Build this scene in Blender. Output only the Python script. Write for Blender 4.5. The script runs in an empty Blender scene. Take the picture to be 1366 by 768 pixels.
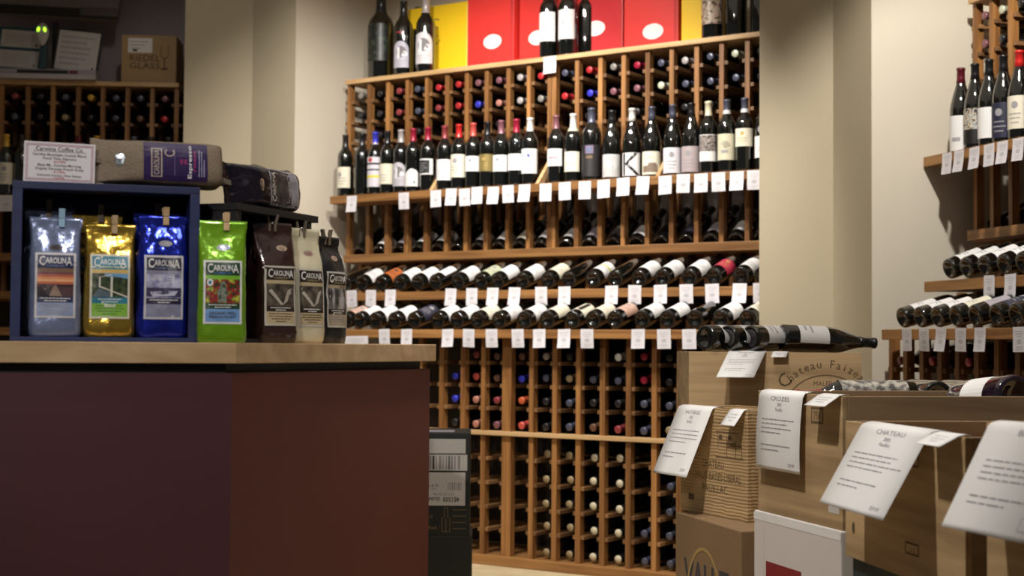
import bpy, bmesh, math, random
from mathutils import Vector, Matrix, noise

random.seed(7)
SC = bpy.context.scene
COL = SC.collection
V = Vector

# ------------------------------------------------------------------ camera
F_PX, W_PX = 2000.0, 1366.0
PITCH, ROLL, CAM_H = math.atan(77 / 2000.0), 0.0078, 1.02
fw = V((0, math.cos(PITCH), math.sin(PITCH)))
r0 = V((1, 0, 0)); u0 = r0.cross(fw)
rt = math.cos(ROLL) * r0 + math.sin(ROLL) * u0
up = -math.sin(ROLL) * r0 + math.cos(ROLL) * u0
cd = bpy.data.cameras.new('camera'); cam = bpy.data.objects.new('camera', cd); COL.objects.link(cam)
m = Matrix((rt, up, -fw)).transposed().to_4x4(); m.translation = V((0, 0, CAM_H)); cam.matrix_world = m
cd.sensor_width = 36.0; cd.lens = F_PX / W_PX * 36.0; cd.clip_start = 0.05; cd.clip_end = 60
cd.dof.use_dof = True; cd.dof.focus_distance = 3.9; cd.dof.aperture_fstop = 5.0
SC.camera = cam

# ------------------------------------------------------------------ world, lamps, exposure
SC.view_settings.view_transform = 'Standard'; SC.view_settings.look = 'None'
SC.view_settings.exposure = 0.0; SC.view_settings.gamma = 1.0; SC.view_settings.use_curve_mapping = False
wd = bpy.data.worlds.new('world'); SC.world = wd; wd.use_nodes = True
bg = wd.node_tree.nodes['Background']; bg.inputs[0].default_value = (1.0, 0.95, 0.90, 1); bg.inputs[1].default_value = 0.06

def spot(loc, target, watts, size=60, blend=0.5, rad=0.045, col=(1.0, 0.945, 0.875)):
    l = bpy.data.lights.new('offscreen_spot', 'SPOT'); l.energy = watts; l.color = col
    l.spot_size = math.radians(size); l.spot_blend = blend; l.shadow_soft_size = rad
    o = bpy.data.objects.new('offscreen_spot', l); COL.objects.link(o); o.location = loc
    o.rotation_euler = (V(target) - V(loc)).to_track_quat('-Z', 'Y').to_euler()
    return o

def area(loc, target, watts, sx, sy, col=(1.0, 0.95, 0.88)):
    l = bpy.data.lights.new('fill_area', 'AREA'); l.energy = watts; l.color = col
    l.shape = 'RECTANGLE'; l.size = sx; l.size_y = sy
    o = bpy.data.objects.new('fill_area', l); COL.objects.link(o); o.location = loc
    o.rotation_euler = (V(target) - V(loc)).to_track_quat('-Z', 'Y').to_euler()
    return o

# track spots over the middle rack
spot((-0.72, 5.90, 3.2), (-0.55, 7.40, 1.60), 160, 84, 0.6)
spot((-0.30, 5.60, 3.2), (0.05, 7.10, 1.55), 160, 90, 0.6)
spot((0.10, 5.45, 3.2), (0.42, 6.85, 1.50), 140, 64, 0.6)
# added low-angle lamp from mid-room, lifts the row under the display shelf
spot((-1.30, 2.9, 3.2), (0.05, 7.2, 1.45), 140, 38, 0.6)
# added lamp over the aisle to brighten the carton labels
spot((0.05, 3.7, 3.2), (-0.2, 5.3, 0.4), 75, 46, 0.6)
# right alcove
spot((1.35, 4.3, 3.2), (1.95, 5.70, 1.6), 215, 66, 0.5)
# wooden crates
spot((-0.25, 2.7, 3.2), (0.78, 3.4, 0.75), 255, 58)
spot((0.15, 3.9, 3.2), (0.75, 4.4, 0.8), 70, 50)
# coffee display
spot((-0.95, -2.2, 3.2), (-0.6, 2.9, 1.15), 330, 22, 0.8)
spot((0.15, 1.5, 3.2), (-0.45, 3.0, 1.15), 75, 36, 0.7)
spot((-0.55, 2.35, 3.2), (-0.6, 2.95, 1.2), 22, 50)
# left pillar and the far rack
spot((-1.5, 6.2, 3.2), (-1.6, 7.9, 1.7), 13, 80)
# added even overhead fill, not a fixture
area((-0.2, 4.4, 3.25), (-0.2, 4.4, 0), 16, 4.5, 5.0)

# ------------------------------------------------------------------ materials
MATS = {}
def _new(name):
    mt = bpy.data.materials.new(name); mt.use_nodes = True
    return mt, mt.node_tree.nodes, mt.node_tree.links, mt.node_tree.nodes['Principled BSDF']

def flat(name, col, rough=0.55, metal=0.0, spec=0.5, coat=0.0, var=0.06, scale=30.0, bump=0.0, bscale=80.0, emit=None):
    if name in MATS: return MATS[name]
    mt, N, L, b = _new(name)
    b.inputs['Roughness'].default_value = rough; b.inputs['Metallic'].default_value = metal
    b.inputs['Specular IOR Level'].default_value = spec; b.inputs['Coat Weight'].default_value = coat
    b.inputs['Coat Roughness'].default_value = 0.05
    tc = N.new('ShaderNodeTexCoord')
    nz = N.new('ShaderNodeTexNoise'); nz.inputs['Scale'].default_value = scale; nz.inputs['Detail'].default_value = 4
    L.new(tc.outputs['Object'], nz.inputs['Vector'])
    mx = N.new('ShaderNodeMix'); mx.data_type = 'RGBA'
    mx.inputs[6].default_value = tuple(c * (1 - var) for c in col) + (1,)
    mx.inputs[7].default_value = tuple(min(1, c * (1 + var)) for c in col) + (1,)
    L.new(nz.outputs['Fac'], mx.inputs[0]); L.new(mx.outputs[2], b.inputs['Base Color'])
    if bump:
        n2 = N.new('ShaderNodeTexNoise'); n2.inputs['Scale'].default_value = bscale; n2.inputs['Detail'].default_value = 3
        L.new(tc.outputs['Object'], n2.inputs['Vector'])
        bp = N.new('ShaderNodeBump'); bp.inputs['Strength'].default_value = bump; bp.inputs['Distance'].default_value = 0.004
        L.new(n2.outputs['Fac'], bp.inputs['Height']); L.new(bp.outputs['Normal'], b.inputs['Normal'])
    if emit:
        b.inputs['Emission Color'].default_value = emit[0] + (1,); b.inputs['Emission Strength'].default_value = emit[1]
    MATS[name] = mt
    return mt

def wood(name, dark, light, axis='Z', scale=1.0, rough=0.45, bump=0.12, ridges=0.0):
    if name in MATS: return MATS[name]
    mt, N, L, b = _new(name)
    b.inputs['Roughness'].default_value = rough
    tc = N.new('ShaderNodeTexCoord'); mp = N.new('ShaderNodeMapping')
    s = {'X': (1.2, 22, 22), 'Y': (22, 1.2, 22), 'Z': (22, 22, 1.2)}[axis]
    mp.inputs['Scale'].default_value = tuple(v * scale for v in s)
    oi = N.new('ShaderNodeObjectInfo'); cm = N.new('ShaderNodeVectorMath'); cm.operation = 'SCALE'
    cm.inputs[0].default_value = (13.0, 7.0, 5.0)
    L.new(oi.outputs['Random'], cm.inputs['Scale']); L.new(cm.outputs[0], mp.inputs['Location'])
    L.new(tc.outputs['Object'], mp.inputs['Vector'])
    nz = N.new('ShaderNodeTexNoise'); nz.inputs['Scale'].default_value = 1.6; nz.inputs['Detail'].default_value = 6
    nz.inputs['Distortion'].default_value = 0.6
    L.new(mp.outputs[0], nz.inputs['Vector'])
    cr = N.new('ShaderNodeValToRGB')
    cr.color_ramp.elements[0].position = 0.28; cr.color_ramp.elements[0].color = dark + (1,)
    cr.color_ramp.elements[1].position = 0.70; cr.color_ramp.elements[1].color = light + (1,)
    L.new(nz.outputs['Fac'], cr.inputs[0])
    hs = N.new('ShaderNodeHueSaturation')
    mr = N.new('ShaderNodeMapRange'); mr.inputs['To Min'].default_value = 0.78; mr.inputs['To Max'].default_value = 1.2
    L.new(oi.outputs['Random'], mr.inputs['Value']); L.new(mr.outputs[0], hs.inputs['Value'])
    L.new(cr.outputs[0], hs.inputs['Color']); L.new(hs.outputs[0], b.inputs['Base Color'])
    bp = N.new('ShaderNodeBump'); bp.inputs['Strength'].default_value = bump; bp.inputs['Distance'].default_value = 0.003
    h = nz.outputs['Fac']
    if ridges:
        wv = N.new('ShaderNodeTexWave'); wv.bands_direction = 'Z'; wv.inputs['Scale'].default_value = ridges
        wv.inputs['Distortion'].default_value = 3.0; wv.inputs['Detail'].default_value = 2
        L.new(tc.outputs['Object'], wv.inputs['Vector'])
        ad = N.new('ShaderNodeMath'); ad.operation = 'ADD'
        L.new(nz.outputs['Fac'], ad.inputs[0]); L.new(wv.outputs['Fac'], ad.inputs[1]); h = ad.outputs[0]
        bp.inputs['Strength'].default_value = 0.35
    L.new(h, bp.inputs['Height']); L.new(bp.outputs['Normal'], b.inputs['Normal'])
    MATS[name] = mt
    return mt

def ramp_noise(name, stops, scale=40, detail=3, rough=0.4, stretch=(1, 1, 1)):
    if name in MATS: return MATS[name]
    mt, N, L, b = _new(name); b.inputs['Roughness'].default_value = rough
    tc = N.new('ShaderNodeTexCoord'); mp = N.new('ShaderNodeMapping'); mp.inputs['Scale'].default_value = stretch
    L.new(tc.outputs['Object'], mp.inputs['Vector'])
    nz = N.new('ShaderNodeTexNoise'); nz.inputs['Scale'].default_value = scale; nz.inputs['Detail'].default_value = detail
    L.new(mp.outputs[0], nz.inputs['Vector'])
    cr = N.new('ShaderNodeValToRGB'); e = cr.color_ramp.elements
    while len(e) < len(stops): e.new(0.5)
    for k, (p, c) in enumerate(stops): e[k].position = p; e[k].color = c + (1,)
    L.new(nz.outputs['Fac'], cr.inputs[0]); L.new(cr.outputs[0], b.inputs['Base Color'])
    MATS[name] = mt
    return mt

RACK = wood('rack_redwood', (0.13, 0.050, 0.0145), (0.385, 0.182, 0.056), 'Z')
RACKX = wood('rack_redwood_long', (0.165, 0.070, 0.021), (0.395, 0.195, 0.064), 'X')
RACKY = wood('rack_redwood_rung_shaded', (0.11, 0.050, 0.019), (0.27, 0.14, 0.056), 'Y')  # rungs darker than the posts: cubby shade put into their colour
TOPB = wood('rack_top_pine', (0.44, 0.26, 0.11), (0.72, 0.48, 0.24), 'X')
BACKP = flat('rack_back_shaded', (0.022, 0.012, 0.007), 0.8)  # near-black colour stands in for the shade deep in the cubbies
MAPLE = wood('maple_top', (0.42, 0.27, 0.14), (0.60, 0.42, 0.24), 'X', 0.6, 0.4, 0.05)
PINE = wood('crate_pine', (0.27, 0.17, 0.082), (0.60, 0.42, 0.225), 'X', 0.55, 0.6, 0.2)
PINE_S = wood('crate_pine_sawn', (0.34, 0.215, 0.10), (0.62, 0.43, 0.22), 'X', 0.5, 0.6, 0.2, 34.0)
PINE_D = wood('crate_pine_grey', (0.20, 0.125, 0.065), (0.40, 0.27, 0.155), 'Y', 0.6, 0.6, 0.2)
PEGW = wood('peg_wood', (0.55, 0.36, 0.18), (0.78, 0.57, 0.34), 'Z', 2.0)
WALL_SHADED = flat('plaster_cream_shaded', (0.46, 0.395, 0.275), 0.75, var=0.05, scale=3, bump=0.08, bscale=60)  # pillars: alcove plaster with their shade put into a darker colour
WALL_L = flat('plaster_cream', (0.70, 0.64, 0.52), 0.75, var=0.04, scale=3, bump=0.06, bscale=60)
WALL_G = flat('plaster_grey_mauve', (0.44, 0.38, 0.40), 0.8, var=0.05, scale=3)
FLOOR = ramp_noise('floor_tan', [(0.3, (0.50, 0.39, 0.22)), (0.7, (0.66, 0.54, 0.34))], 9, 8, 0.5)
CEIL = flat('ceiling_white', (0.7, 0.68, 0.63), 0.9)
GLASS = flat('bottle_glass_dark', (0.0035, 0.004, 0.0035), 0.04, 0, 0.9, 0.9, 0.2)
GLASS_P = flat('bottle_glass_purple', (0.012, 0.004, 0.014), 0.04, 0, 1.0, 1.0, 0.2)
WHITE = flat('paper_white', (0.80, 0.79, 0.78), 0.6, var=0.02)
TAGW = flat('tag_white', (0.74, 0.71, 0.74), 0.6, var=0.03)
INK = flat('ink_grey', (0.30, 0.29, 0.31), 0.7)
INKL = flat('ink_pale', (0.52, 0.51, 0.53), 0.7)
INKD = flat('ink_dark', (0.05, 0.045, 0.05), 0.7)
INKB = flat('ink_burnt', (0.12, 0.075, 0.035), 0.8)
BLACK = flat('black_paint', (0.012, 0.011, 0.012), 0.45)
CREAM = flat('label_cream', (0.74, 0.70, 0.56), 0.55, var=0.03)
RED = flat('print_red', (0.45, 0.03, 0.04), 0.5)
GOLDP = flat('print_gold', (0.55, 0.38, 0.12), 0.4, 0.4)

CAPC = {  # capsule colours
 'black': (0.012, 0.012, 0.014), 'dark': (0.02, 0.018, 0.02), 'red': (0.45, 0.025, 0.03), 'crimson': (0.33, 0.012, 0.04), 'dull red': (0.27, 0.045, 0.05),
 'bright red': (0.62, 0.02, 0.02), 'coral': (0.60, 0.09, 0.07), 'blue': (0.04, 0.045, 0.50), 'slate': (0.075, 0.08, 0.12), 'silver': (0.42, 0.38, 0.38),
 'mauve': (0.22, 0.09, 0.11), 'white': (0.75, 0.75, 0.72), 'cream': (0.68, 0.62, 0.44), 'grey': (0.25, 0.23, 0.21), 'tan': (0.33, 0.25, 0.14),
 'brown': (0.15, 0.075, 0.045), 'yellow': (0.60, 0.36, 0.03), 'maroon': (0.12, 0.012, 0.02), 'pink': (0.50, 0.22, 0.17), 'pale green': (0.60, 0.64, 0.48), 'orange': (0.62, 0.13, 0.05)}
def capmat(c): return flat('foil_' + c.replace(' ', '_'), CAPC[c], 0.3, 0.15, 0.5, 0.3, 0.08)

# ------------------------------------------------------------------ mesh helpers
def bm_box(bm, lo, hi, mi=0, mtx=None):
    vs = []
    for z in (lo[2], hi[2]):
        for x, y in ((lo[0], lo[1]), (hi[0], lo[1]), (hi[0], hi[1]), (lo[0], hi[1])):
            p = V((x, y, z)); vs.append(bm.verts.new(mtx @ p if mtx else p))
    for f in ((3, 2, 1, 0), (4, 5, 6, 7), (0, 1, 5, 4), (1, 2, 6, 5), (2, 3, 7, 6), (3, 0, 4, 7)):
        bm.faces.new([vs[i] for i in f]).material_index = mi
    return vs

def mesh_from(bm, name, mats, smooth=False, bevel=0.0):
    if bevel:
        bmesh.ops.bevel(bm, geom=list(bm.edges), offset=bevel, segments=2, affect='EDGES', profile=0.6)
    me = bpy.data.meshes.new(name); bm.to_mesh(me); bm.free()
    for mt in (mats if isinstance(mats, (list, tuple)) else [mats]): me.materials.append(mt)
    if smooth:
        for p in me.polygons: p.use_smooth = True
    return me

def obj(name, me, parent=None, mtx=None):
    o = bpy.data.objects.new(name, me); COL.objects.link(o)
    if parent is not None: o.parent = parent
    if mtx is not None: o.matrix_local = mtx
    return o

def box_mesh(name, lo, hi, mat, bevel=0.0):
    bm = bmesh.new(); bm_box(bm, lo, hi)
    return mesh_from(bm, name, mat, False, bevel)

def box(name, lo, hi, mat, parent=None, bevel=0.0, mtx=None):
    return obj(name, box_mesh(name, lo, hi, mat, bevel), parent, mtx)

def thing(name, label, cat, mtx=None, group=None):
    o = bpy.data.objects.new(name, None); COL.objects.link(o); o.empty_display_size = 0.05
    if mtx is not None: o.matrix_world = mtx
    return tag(o, label, cat, group)

def tag(o, label, cat, group=None):
    o['label'] = label; o['category'] = cat
    if group: o['group'] = group
    n = len(label.split())
    if n < 4 or n > 16: print('LABEL LENGTH', n, label)
    return o

def struct(o): o['kind'] = 'structure'; return o

def frame(origin, ex, z=V((0, 0, 1))):
    ex = V(ex).normalized(); z = V(z).normalized(); ey = z.cross(ex).normalized()
    mm = Matrix((ex, ey, z)).transposed().to_4x4(); mm.translation = V(origin); return mm

def prism(name, pts, z0, z1, mat, parent=None, bevel=0.0):
    bm = bmesh.new()
    a = [bm.verts.new((p[0], p[1], z0)) for p in pts]; b = [bm.verts.new((p[0], p[1], z1)) for p in pts]
    n = len(pts)
    bm.faces.new(a[::-1]); bm.faces.new(b)
    for i in range(n): bm.faces.new((a[i], a[(i + 1) % n], b[(i + 1) % n], b[i]))
    bmesh.ops.recalc_face_normals(bm, faces=bm.faces)
    return obj(name, mesh_from(bm, name, mat, False, bevel), parent)

def lathe_mesh(name, prof, mat, seg=24):
    bm = bmesh.new(); rings = []
    for r, z in prof:
        if r < 1e-6: rings.append([bm.verts.new((0, 0, z))])
        else: rings.append([bm.verts.new((r * math.cos(2 * math.pi * i / seg), r * math.sin(2 * math.pi * i / seg), z)) for i in range(seg)])
    for a, b in zip(rings, rings[1:]):
        for i in range(seg):
            j = (i + 1) % seg
            q = [a[i % len(a)], a[j % len(a)], b[j % len(b)], b[i % len(b)]]
            q = [v for k, v in enumerate(q) if v not in q[:k]]
            if len(q) > 2: bm.faces.new(q)
    bmesh.ops.recalc_face_normals(bm, faces=bm.faces)
    return mesh_from(bm, name, mat, True)

_tx = {}
def text_tris(s, bold=0.0):
    """flat mesh of a string, unit cap height about 0.7, centred on x; returns verts and faces"""
    key = (s, bold)
    if key in _tx: return _tx[key]
    cu = bpy.data.curves.new('t', 'FONT'); cu.body = s; cu.align_x = 'CENTER'; cu.resolution_u = 2; cu.offset = bold
    o = bpy.data.objects.new('t', cu); COL.objects.link(o)
    dg = bpy.context.evaluated_depsgraph_get()
    me = bpy.data.meshes.new_from_object(o.evaluated_get(dg))
    vs = [(v.co.x, v.co.y) for v in me.vertices]; fs = [tuple(p.vertices) for p in me.polygons]
    bpy.data.objects.remove(o); bpy.data.curves.remove(cu); bpy.data.meshes.remove(me)
    _tx[key] = (vs, fs)
    return _tx[key]

class Art:
    """flat print gathered in (u, v) metres and laid on a surface S(u, v, lift)"""
    def __init__(self): self.items = []; self.mats = []
    def mi(self, mat):
        if mat not in self.mats: self.mats.append(mat)
        return self.mats.index(mat)
    def rect(self, u0_, v0_, u1_, v1_, mat, layer=0, nu=1, nv=1):
        P = [(u0_ + (u1_ - u0_) * i / nu, v0_ + (v1_ - v0_) * j / nv) for j in range(nv + 1) for i in range(nu + 1)]
        Fs = [(j * (nu + 1) + i, j * (nu + 1) + i + 1, (j + 1) * (nu + 1) + i + 1, (j + 1) * (nu + 1) + i) for j in range(nv) for i in range(nu)]
        self.items.append((P, Fs, self.mi(mat), layer))
    def poly(self, pts, mat, layer=1): self.items.append((list(pts), [tuple(range(len(pts)))], self.mi(mat), layer))
    def ellipse(self, cu_, cv, ru, rv, mat, layer=1, n=20, a0=0, a1=2 * math.pi):
        self.poly([(cu_ + ru * math.cos(a0 + (a1 - a0) * i / n), cv + rv * math.sin(a0 + (a1 - a0) * i / n)) for i in range(n + (0 if a1 - a0 > 6.28 else 1))], mat, layer)
    def text(self, s, cu_, v, size, mat, layer=2, bold=0.0, width=None, rot=0.0):
        vs, fs = text_tris(s, bold)
        sx = size
        if width:
            w = max(p[0] for p in vs) - min(p[0] for p in vs); sx = width / w
        c, sn = math.cos(rot), math.sin(rot)
        P = [(cu_ + x * sx * c - y * size * sn, v + x * sx * sn + y * size * c) for x, y in vs]
        self.items.append((P, fs, self.mi(mat), layer))
    def lines(self, u0_, u1_, v0_, v1_, n, mat, layer=2, th=0.35, rnd=None, gaps=True, center=False):
        r = rnd or random
        for k in range(n):
            v = v1_ - (v1_ - v0_) * (k + 0.5) / n; h = (v1_ - v0_) / n * th / 2
            a, b = u0_, u1_ - (u1_ - u0_) * (r.random() * 0.25 if k < n - 1 else 0.3 + r.random() * 0.3)
            if center: d = (u1_ - b) / 2; a += d; b += d
            while a < b:
                w = (u1_ - u0_) * (0.05 + 0.10 * r.random()) if gaps else b - a
                self.rect(a, v - h, min(a + w, b), v + h, mat, layer); a += w + (u1_ - u0_) * 0.018
    def build(self, name, S, parent=None, lift=0.0003, mtx=None, base=0.0004, fine=0.0):
        bm = bmesh.new()
        for P, Fs, mi, layer in self.items:
            vs = [bm.verts.new((p[0], p[1], base + lift * layer)) for p in P]
            for f in Fs:
                try: bm.faces.new([vs[i] for i in f]).material_index = mi
                except ValueError: pass
        if fine:                                       # curved ground: break long edges so that print follows it
            bmesh.ops.triangulate(bm, faces=bm.faces)
            for _ in range(4):
                es = [e for e in bm.edges if abs(e.verts[0].co.x - e.verts[1].co.x) > fine]
                if not es: break
                bmesh.ops.subdivide_edges(bm, edges=es, cuts=1)
            bmesh.ops.triangulate(bm, faces=bm.faces)
        for v in bm.verts: v.co = S(v.co.x, v.co.y, v.co.z)
        return obj(name, mesh_from(bm, name, self.mats), parent, mtx)

def planeS(o, eu, ev):
    o, eu, ev = V(o), V(eu).normalized(), V(ev).normalized(); n = eu.cross(ev)
    return lambda u, v, l: o + eu * u + ev * v + n * l

ORD = 'first second third fourth fifth sixth seventh eighth ninth tenth eleventh twelfth thirteenth fourteenth fifteenth sixteenth seventeenth eighteenth nineteenth twentieth twenty-first twenty-second twenty-third twenty-fourth twenty-fifth twenty-sixth'.split()

# ------------------------------------------------------------------ the setting
e_m = V((0.833, -0.553, 0)).normalized(); n_m = V((e_m.y, -e_m.x, 0)); O_M = V((0.065, 7.385, 0))      # middle rack
e_r = V((0.2975, -0.9547, 0)).normalized(); n_r = V((e_r.y, -e_r.x, 0)); O_R = V((1.855, 6.02, 0))      # right rack
e_l = V((0.997, 0.077, 0)).normalized(); n_l = V((e_l.y, -e_l.x, 0)); O_L = V((-2.284, 8.11, 0))        # far left rack
def PM(u, off): return O_M + e_m * u + n_m * off
def PR(u, off): return O_R + e_r * u + n_r * off
def PL(u, off): return O_L + e_l * u + n_l * off
TOPZ = 3.35
struct(prism('floor', [(-5, -1.5), (5, -1.5), (5, 10.5), (-5, 10.5)], -0.08, 0.0, FLOOR))
struct(prism('ceiling', [(-5, -1.5), (5, -1.5), (5, 10.5), (-5, 10.5)], TOPZ, TOPZ + 0.08, CEIL))
B1, B2 = PM(-1.6, -0.40), PM(2.2, -0.40)
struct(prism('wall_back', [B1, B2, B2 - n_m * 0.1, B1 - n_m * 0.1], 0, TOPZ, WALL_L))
a, b = PM(-1.21, -0.40), V((-1.135, 7.747, 0))
p2, p3 = V((-1.389, 7.916, 0)), V((-1.746, 7.90, 0))
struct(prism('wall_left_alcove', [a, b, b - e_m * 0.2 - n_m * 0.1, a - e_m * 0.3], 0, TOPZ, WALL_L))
struct(prism('pillar_left', [b - e_m * 0.001, p2, p3, p3 + V((0, 0.62, 0)), p2 + V((0.1, 0.62, 0))], 0, TOPZ, WALL_SHADED))
L1, L2 = PL(-1.8, -0.42), PL(0.60, -0.42)
struct(prism('wall_left', [L1, L2, L2 - n_l * 0.1, L1 - n_l * 0.1], 0, TOPZ, WALL_G))
# pillar between the middle and the right rack
q1, q2 = V((1.033, 6.26, 0)), V((1.338, 6.24, 0))
w0 = PR(-0.10, 0); q3 = V((1.4387, 5.995, 0))
struct(prism('pillar_right', [q1, q2, q3, q3 + V((0.25, 0.3, 0)), q1 - n_m * 0.9], 0, TOPZ, WALL_SHADED))
w1 = w0 - n_r * 0.45
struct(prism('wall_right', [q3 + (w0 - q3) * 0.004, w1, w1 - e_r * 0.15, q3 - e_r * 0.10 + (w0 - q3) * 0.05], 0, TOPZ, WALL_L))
R1, R2 = PR(-0.2, -0.42), PR(2.4, -0.42)
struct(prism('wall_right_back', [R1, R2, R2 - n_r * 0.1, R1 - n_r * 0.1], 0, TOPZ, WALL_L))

# ------------------------------------------------------------------ wine racks
TIER = dict(top=2.437, disp=1.797, mid=1.497, a=1.28, b=1.09)
UP_R = [2.318, 2.207, 2.097, 1.987, 1.877]
LO_R = [0.939, 0.832, 0.725, 0.492, 0.379, 0.267, 0.161]

def make_rack(label, O, e, upper, lower, u0_, u1_, ends, double=None, upmid=None):
    root = thing('wine_rack', label, 'wine rack', frame(O, e))
    b_up = box_mesh('post', (-0.0115, 0, 1.46), (0.0115, 0.034, 2.415), RACK)
    b_a = box_mesh('post', (-0.0115, 0, 1.28), (0.0115, 0.03, 1.46), RACK)
    b_b = box_mesh('post', (-0.0115, 0, 1.09), (0.0115, 0.03, 1.245), RACK)
    b_lo = box_mesh('post', (-0.0125, 0, 0.045), (0.0125, 0.036, 1.055), RACK)
    rg = box_mesh('rung', (-0.029, 0.006, -0.009), (0.029, 0.335, 0.009), RACKY, 0.002)
    T = Matrix.Translation
    for u in upper:
        obj('post', b_up, root, T((u, 0, 0))); obj('post', b_up, root, T((u, 0.30, 0)))
        obj('post', b_a, root, T((u, 0.11, 0))); obj('post', b_b, root, T((u, -0.08, 0)))
        for h in UP_R: obj('rung', rg, root, T((u, 0, h)))
    for u in lower:
        obj('post', b_lo, root, T((u, -0.38, 0)))
        for h in LO_R: obj('rung', rg, root, T((u, -0.38, h)))
    for u, which in double or ():
        if which == 'up': obj('post', b_up, root, T((u, 0, 0)))
        else: obj('post', b_lo, root, T((u, -0.38, 0)))
    box('top_board', (u0_, -0.022, 2.413), (u1_, 0.37, 2.437), TOPB, root, 0.003)
    box('display_shelf', (ends[0], -0.17, 1.757), (u1_, 0.02, 1.797), RACKX, root, 0.003)
    box('middle_bar', (ends[1], -0.03, 1.455), (u1_, -0.002, 1.497), RACKX, root, 0.003)
    box('middle_shelf', (ends[1], 0.0, 1.45), (u1_, 0.33, 1.462), RACKX, root)
    box('tier_bar', (ends[2], -0.27, 1.243), (u1_, -0.25, 1.284), RACKX, root, 0.003)
    box('tier_shelf', (ends[2], -0.25, 1.245), (u1_, 0.33, 1.262), RACKX, root)
    box('tier_bar', (ends[3], -0.46, 1.054), (u1_, -0.44, 1.094), RACKX, root, 0.003)
    box('tier_shelf', (ends[3], -0.44, 1.056), (u1_, 0.0, 1.072), RACKX, root)
    box('rail', (ends[4], -0.395, 0.602), (u1_, -0.34, 0.622), TOPB, root, 0.003)
    box('base_board', (ends[4], -0.40, 0.0), (u1_, 0.0, 0.045), RACKX, root, 0.003)
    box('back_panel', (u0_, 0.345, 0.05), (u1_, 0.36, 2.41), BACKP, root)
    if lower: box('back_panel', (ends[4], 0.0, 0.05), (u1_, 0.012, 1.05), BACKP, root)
    return root

UPPER = [-1.138, -1.002, -.875, -.745, -.618, -.488, -.365, -.242, -.11, .013, .134, .291, .421, .549, .678, .805, .934, 1.06, 1.188, 1.312, 1.40]
LOWER = [-.355, -.228, -.102, .016, .136, .285, .411, .537, .662, .795, .923, 1.045, 1.168, 1.29, 1.40]
rack_m = make_rack('tall redwood wine rack with stepped tiers in the middle alcove', O_M, e_m, UPPER, LOWER, -1.150, 1.412,
                   (-1.12, -1.14, -1.10, -1.05, -0.40), ((0.160, 'up'), (0.162, 'lo')))
for u in (-0.476, 0.160, 0.8125):
    bm = bmesh.new()
    pts = [(-0.15, 1.799), (-0.10, 1.799), (0.0, 1.93), (0.0, 1.965)]
    A = [bm.verts.new((u - 0.009, y, z)) for y, z in pts]; Bv = [bm.verts.new((u + 0.009, y, z)) for y, z in pts]
    bm.faces.new(A); bm.faces.new(Bv[::-1])
    for i in range(4): bm.faces.new((A[i], Bv[i], Bv[(i + 1) % 4], A[(i + 1) % 4]))
    bmesh.ops.recalc_face_normals(bm, faces=bm.faces)
    obj('shelf_bracket', mesh_from(bm, 'shelf_bracket', TOPB), rack_m)
UPPER_R = [0.013, .123, .243, .363, .483, .603, .723, .843, .963, 1.083, 1.203, 1.323, 1.443]
LOWER_R = [0.0, .102, .216, .336, .450, .567, .686, .805, .925, 1.045, 1.165, 1.285, 1.405]
rack_r = make_rack('redwood wine rack in the right alcove beside the cream wall', O_R, e_r, UPPER_R, LOWER_R, 0.0, 1.46, (-0.092, 0.0, 0.065, 0.065, -0.01))
UPPER_L = [-.62, -.489, -.35, -.217, -.082, .05, .183, .315, .445]
rack_l = make_rack('dim redwood wine rack behind the coffee counter left of the pillar', O_L, e_l, UPPER_L, [], -0.66, 0.46, (-0.66, -0.66, -0.66, -0.66, -0.66))

# ------------------------------------------------------------------ bottles
BORD = [(0, .022), (.018, .014), (.027, .004), (.033, .0015), (.0375, .003), (.0400, .0075), (.041, .014), (.041, .205), (.0395, .220), (.033, .236), (.022, .252), (.0165, .266), (.0150, .285), (.0148, .318), (.0165, .319), (.0165, .328), (.012, .330), (0, .330)]
BURG = [(0, .026), (.020, .016), (.029, .005), (.0355, .0015), (.040, .0035), (.0425, .008), (.0435, .015), (.0435, .165), (.041, .186), (.034, .214), (.0255, .242), (.0185, .266), (.0155, .288), (.0148, .318), (.0168, .319), (.0168, .328), (.012, .330), (0, .330)]
def sc(p, s, z=None): return [(r * s, h * (z or s)) for r, h in p]
def capprof(prof, z0, grow=0.0007):
    rs = [(r + grow, z) for r, z in prof if z >= z0]
    # radius of the glass where the capsule starts
    for (ra, za), (rb, zb) in zip(prof, prof[1:]):
        if za <= z0 <= zb and zb > za: r = ra + (rb - ra) * (z0 - za) / (zb - za)
    return [(r + grow * 0.3, z0), (r + grow, z0)] + [(r, z) for r, z in rs[:-1]] + [(0, rs[-1][1] + grow)]
KINDS = {}
for nm, pr, c0 in (('bordeaux', BORD, .262), ('burgundy', BURG, .268), ('stout', sc(BORD, 1.14, 1.06), .275), ('magnum', sc(BORD, 1.24, 1.22), .32), ('jeroboam', sc(BORD, 1.74, 1.42), .37), ('champagne', sc(BURG, 1.08, 1.0), .235)):
    KINDS[nm] = dict(prof=pr, glass=lathe_mesh('bottle', pr, GLASS, 28), cap=lathe_mesh('capsule', capprof(pr, c0), capmat('black'), 20), r=max(r for r, z in pr), h=pr[-1][1], c0=c0)
GLASSP_ME = {}

def cylS(r): return lambda u, v, l: V(((r + l) * math.sin(u / r), -(r + l) * math.cos(u / r), v))

LABELS = {}
def label_mesh(kind, key, fn):
    k = (kind, key)
    if k not in LABELS:
        art = Art(); fn(art, KINDS[kind]['r'])
        o = art.build('label', cylS(KINDS[kind]['r']), None, fine=.012); LABELS[k] = o.data; bpy.data.objects.remove(o)
    return LABELS[k]

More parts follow.
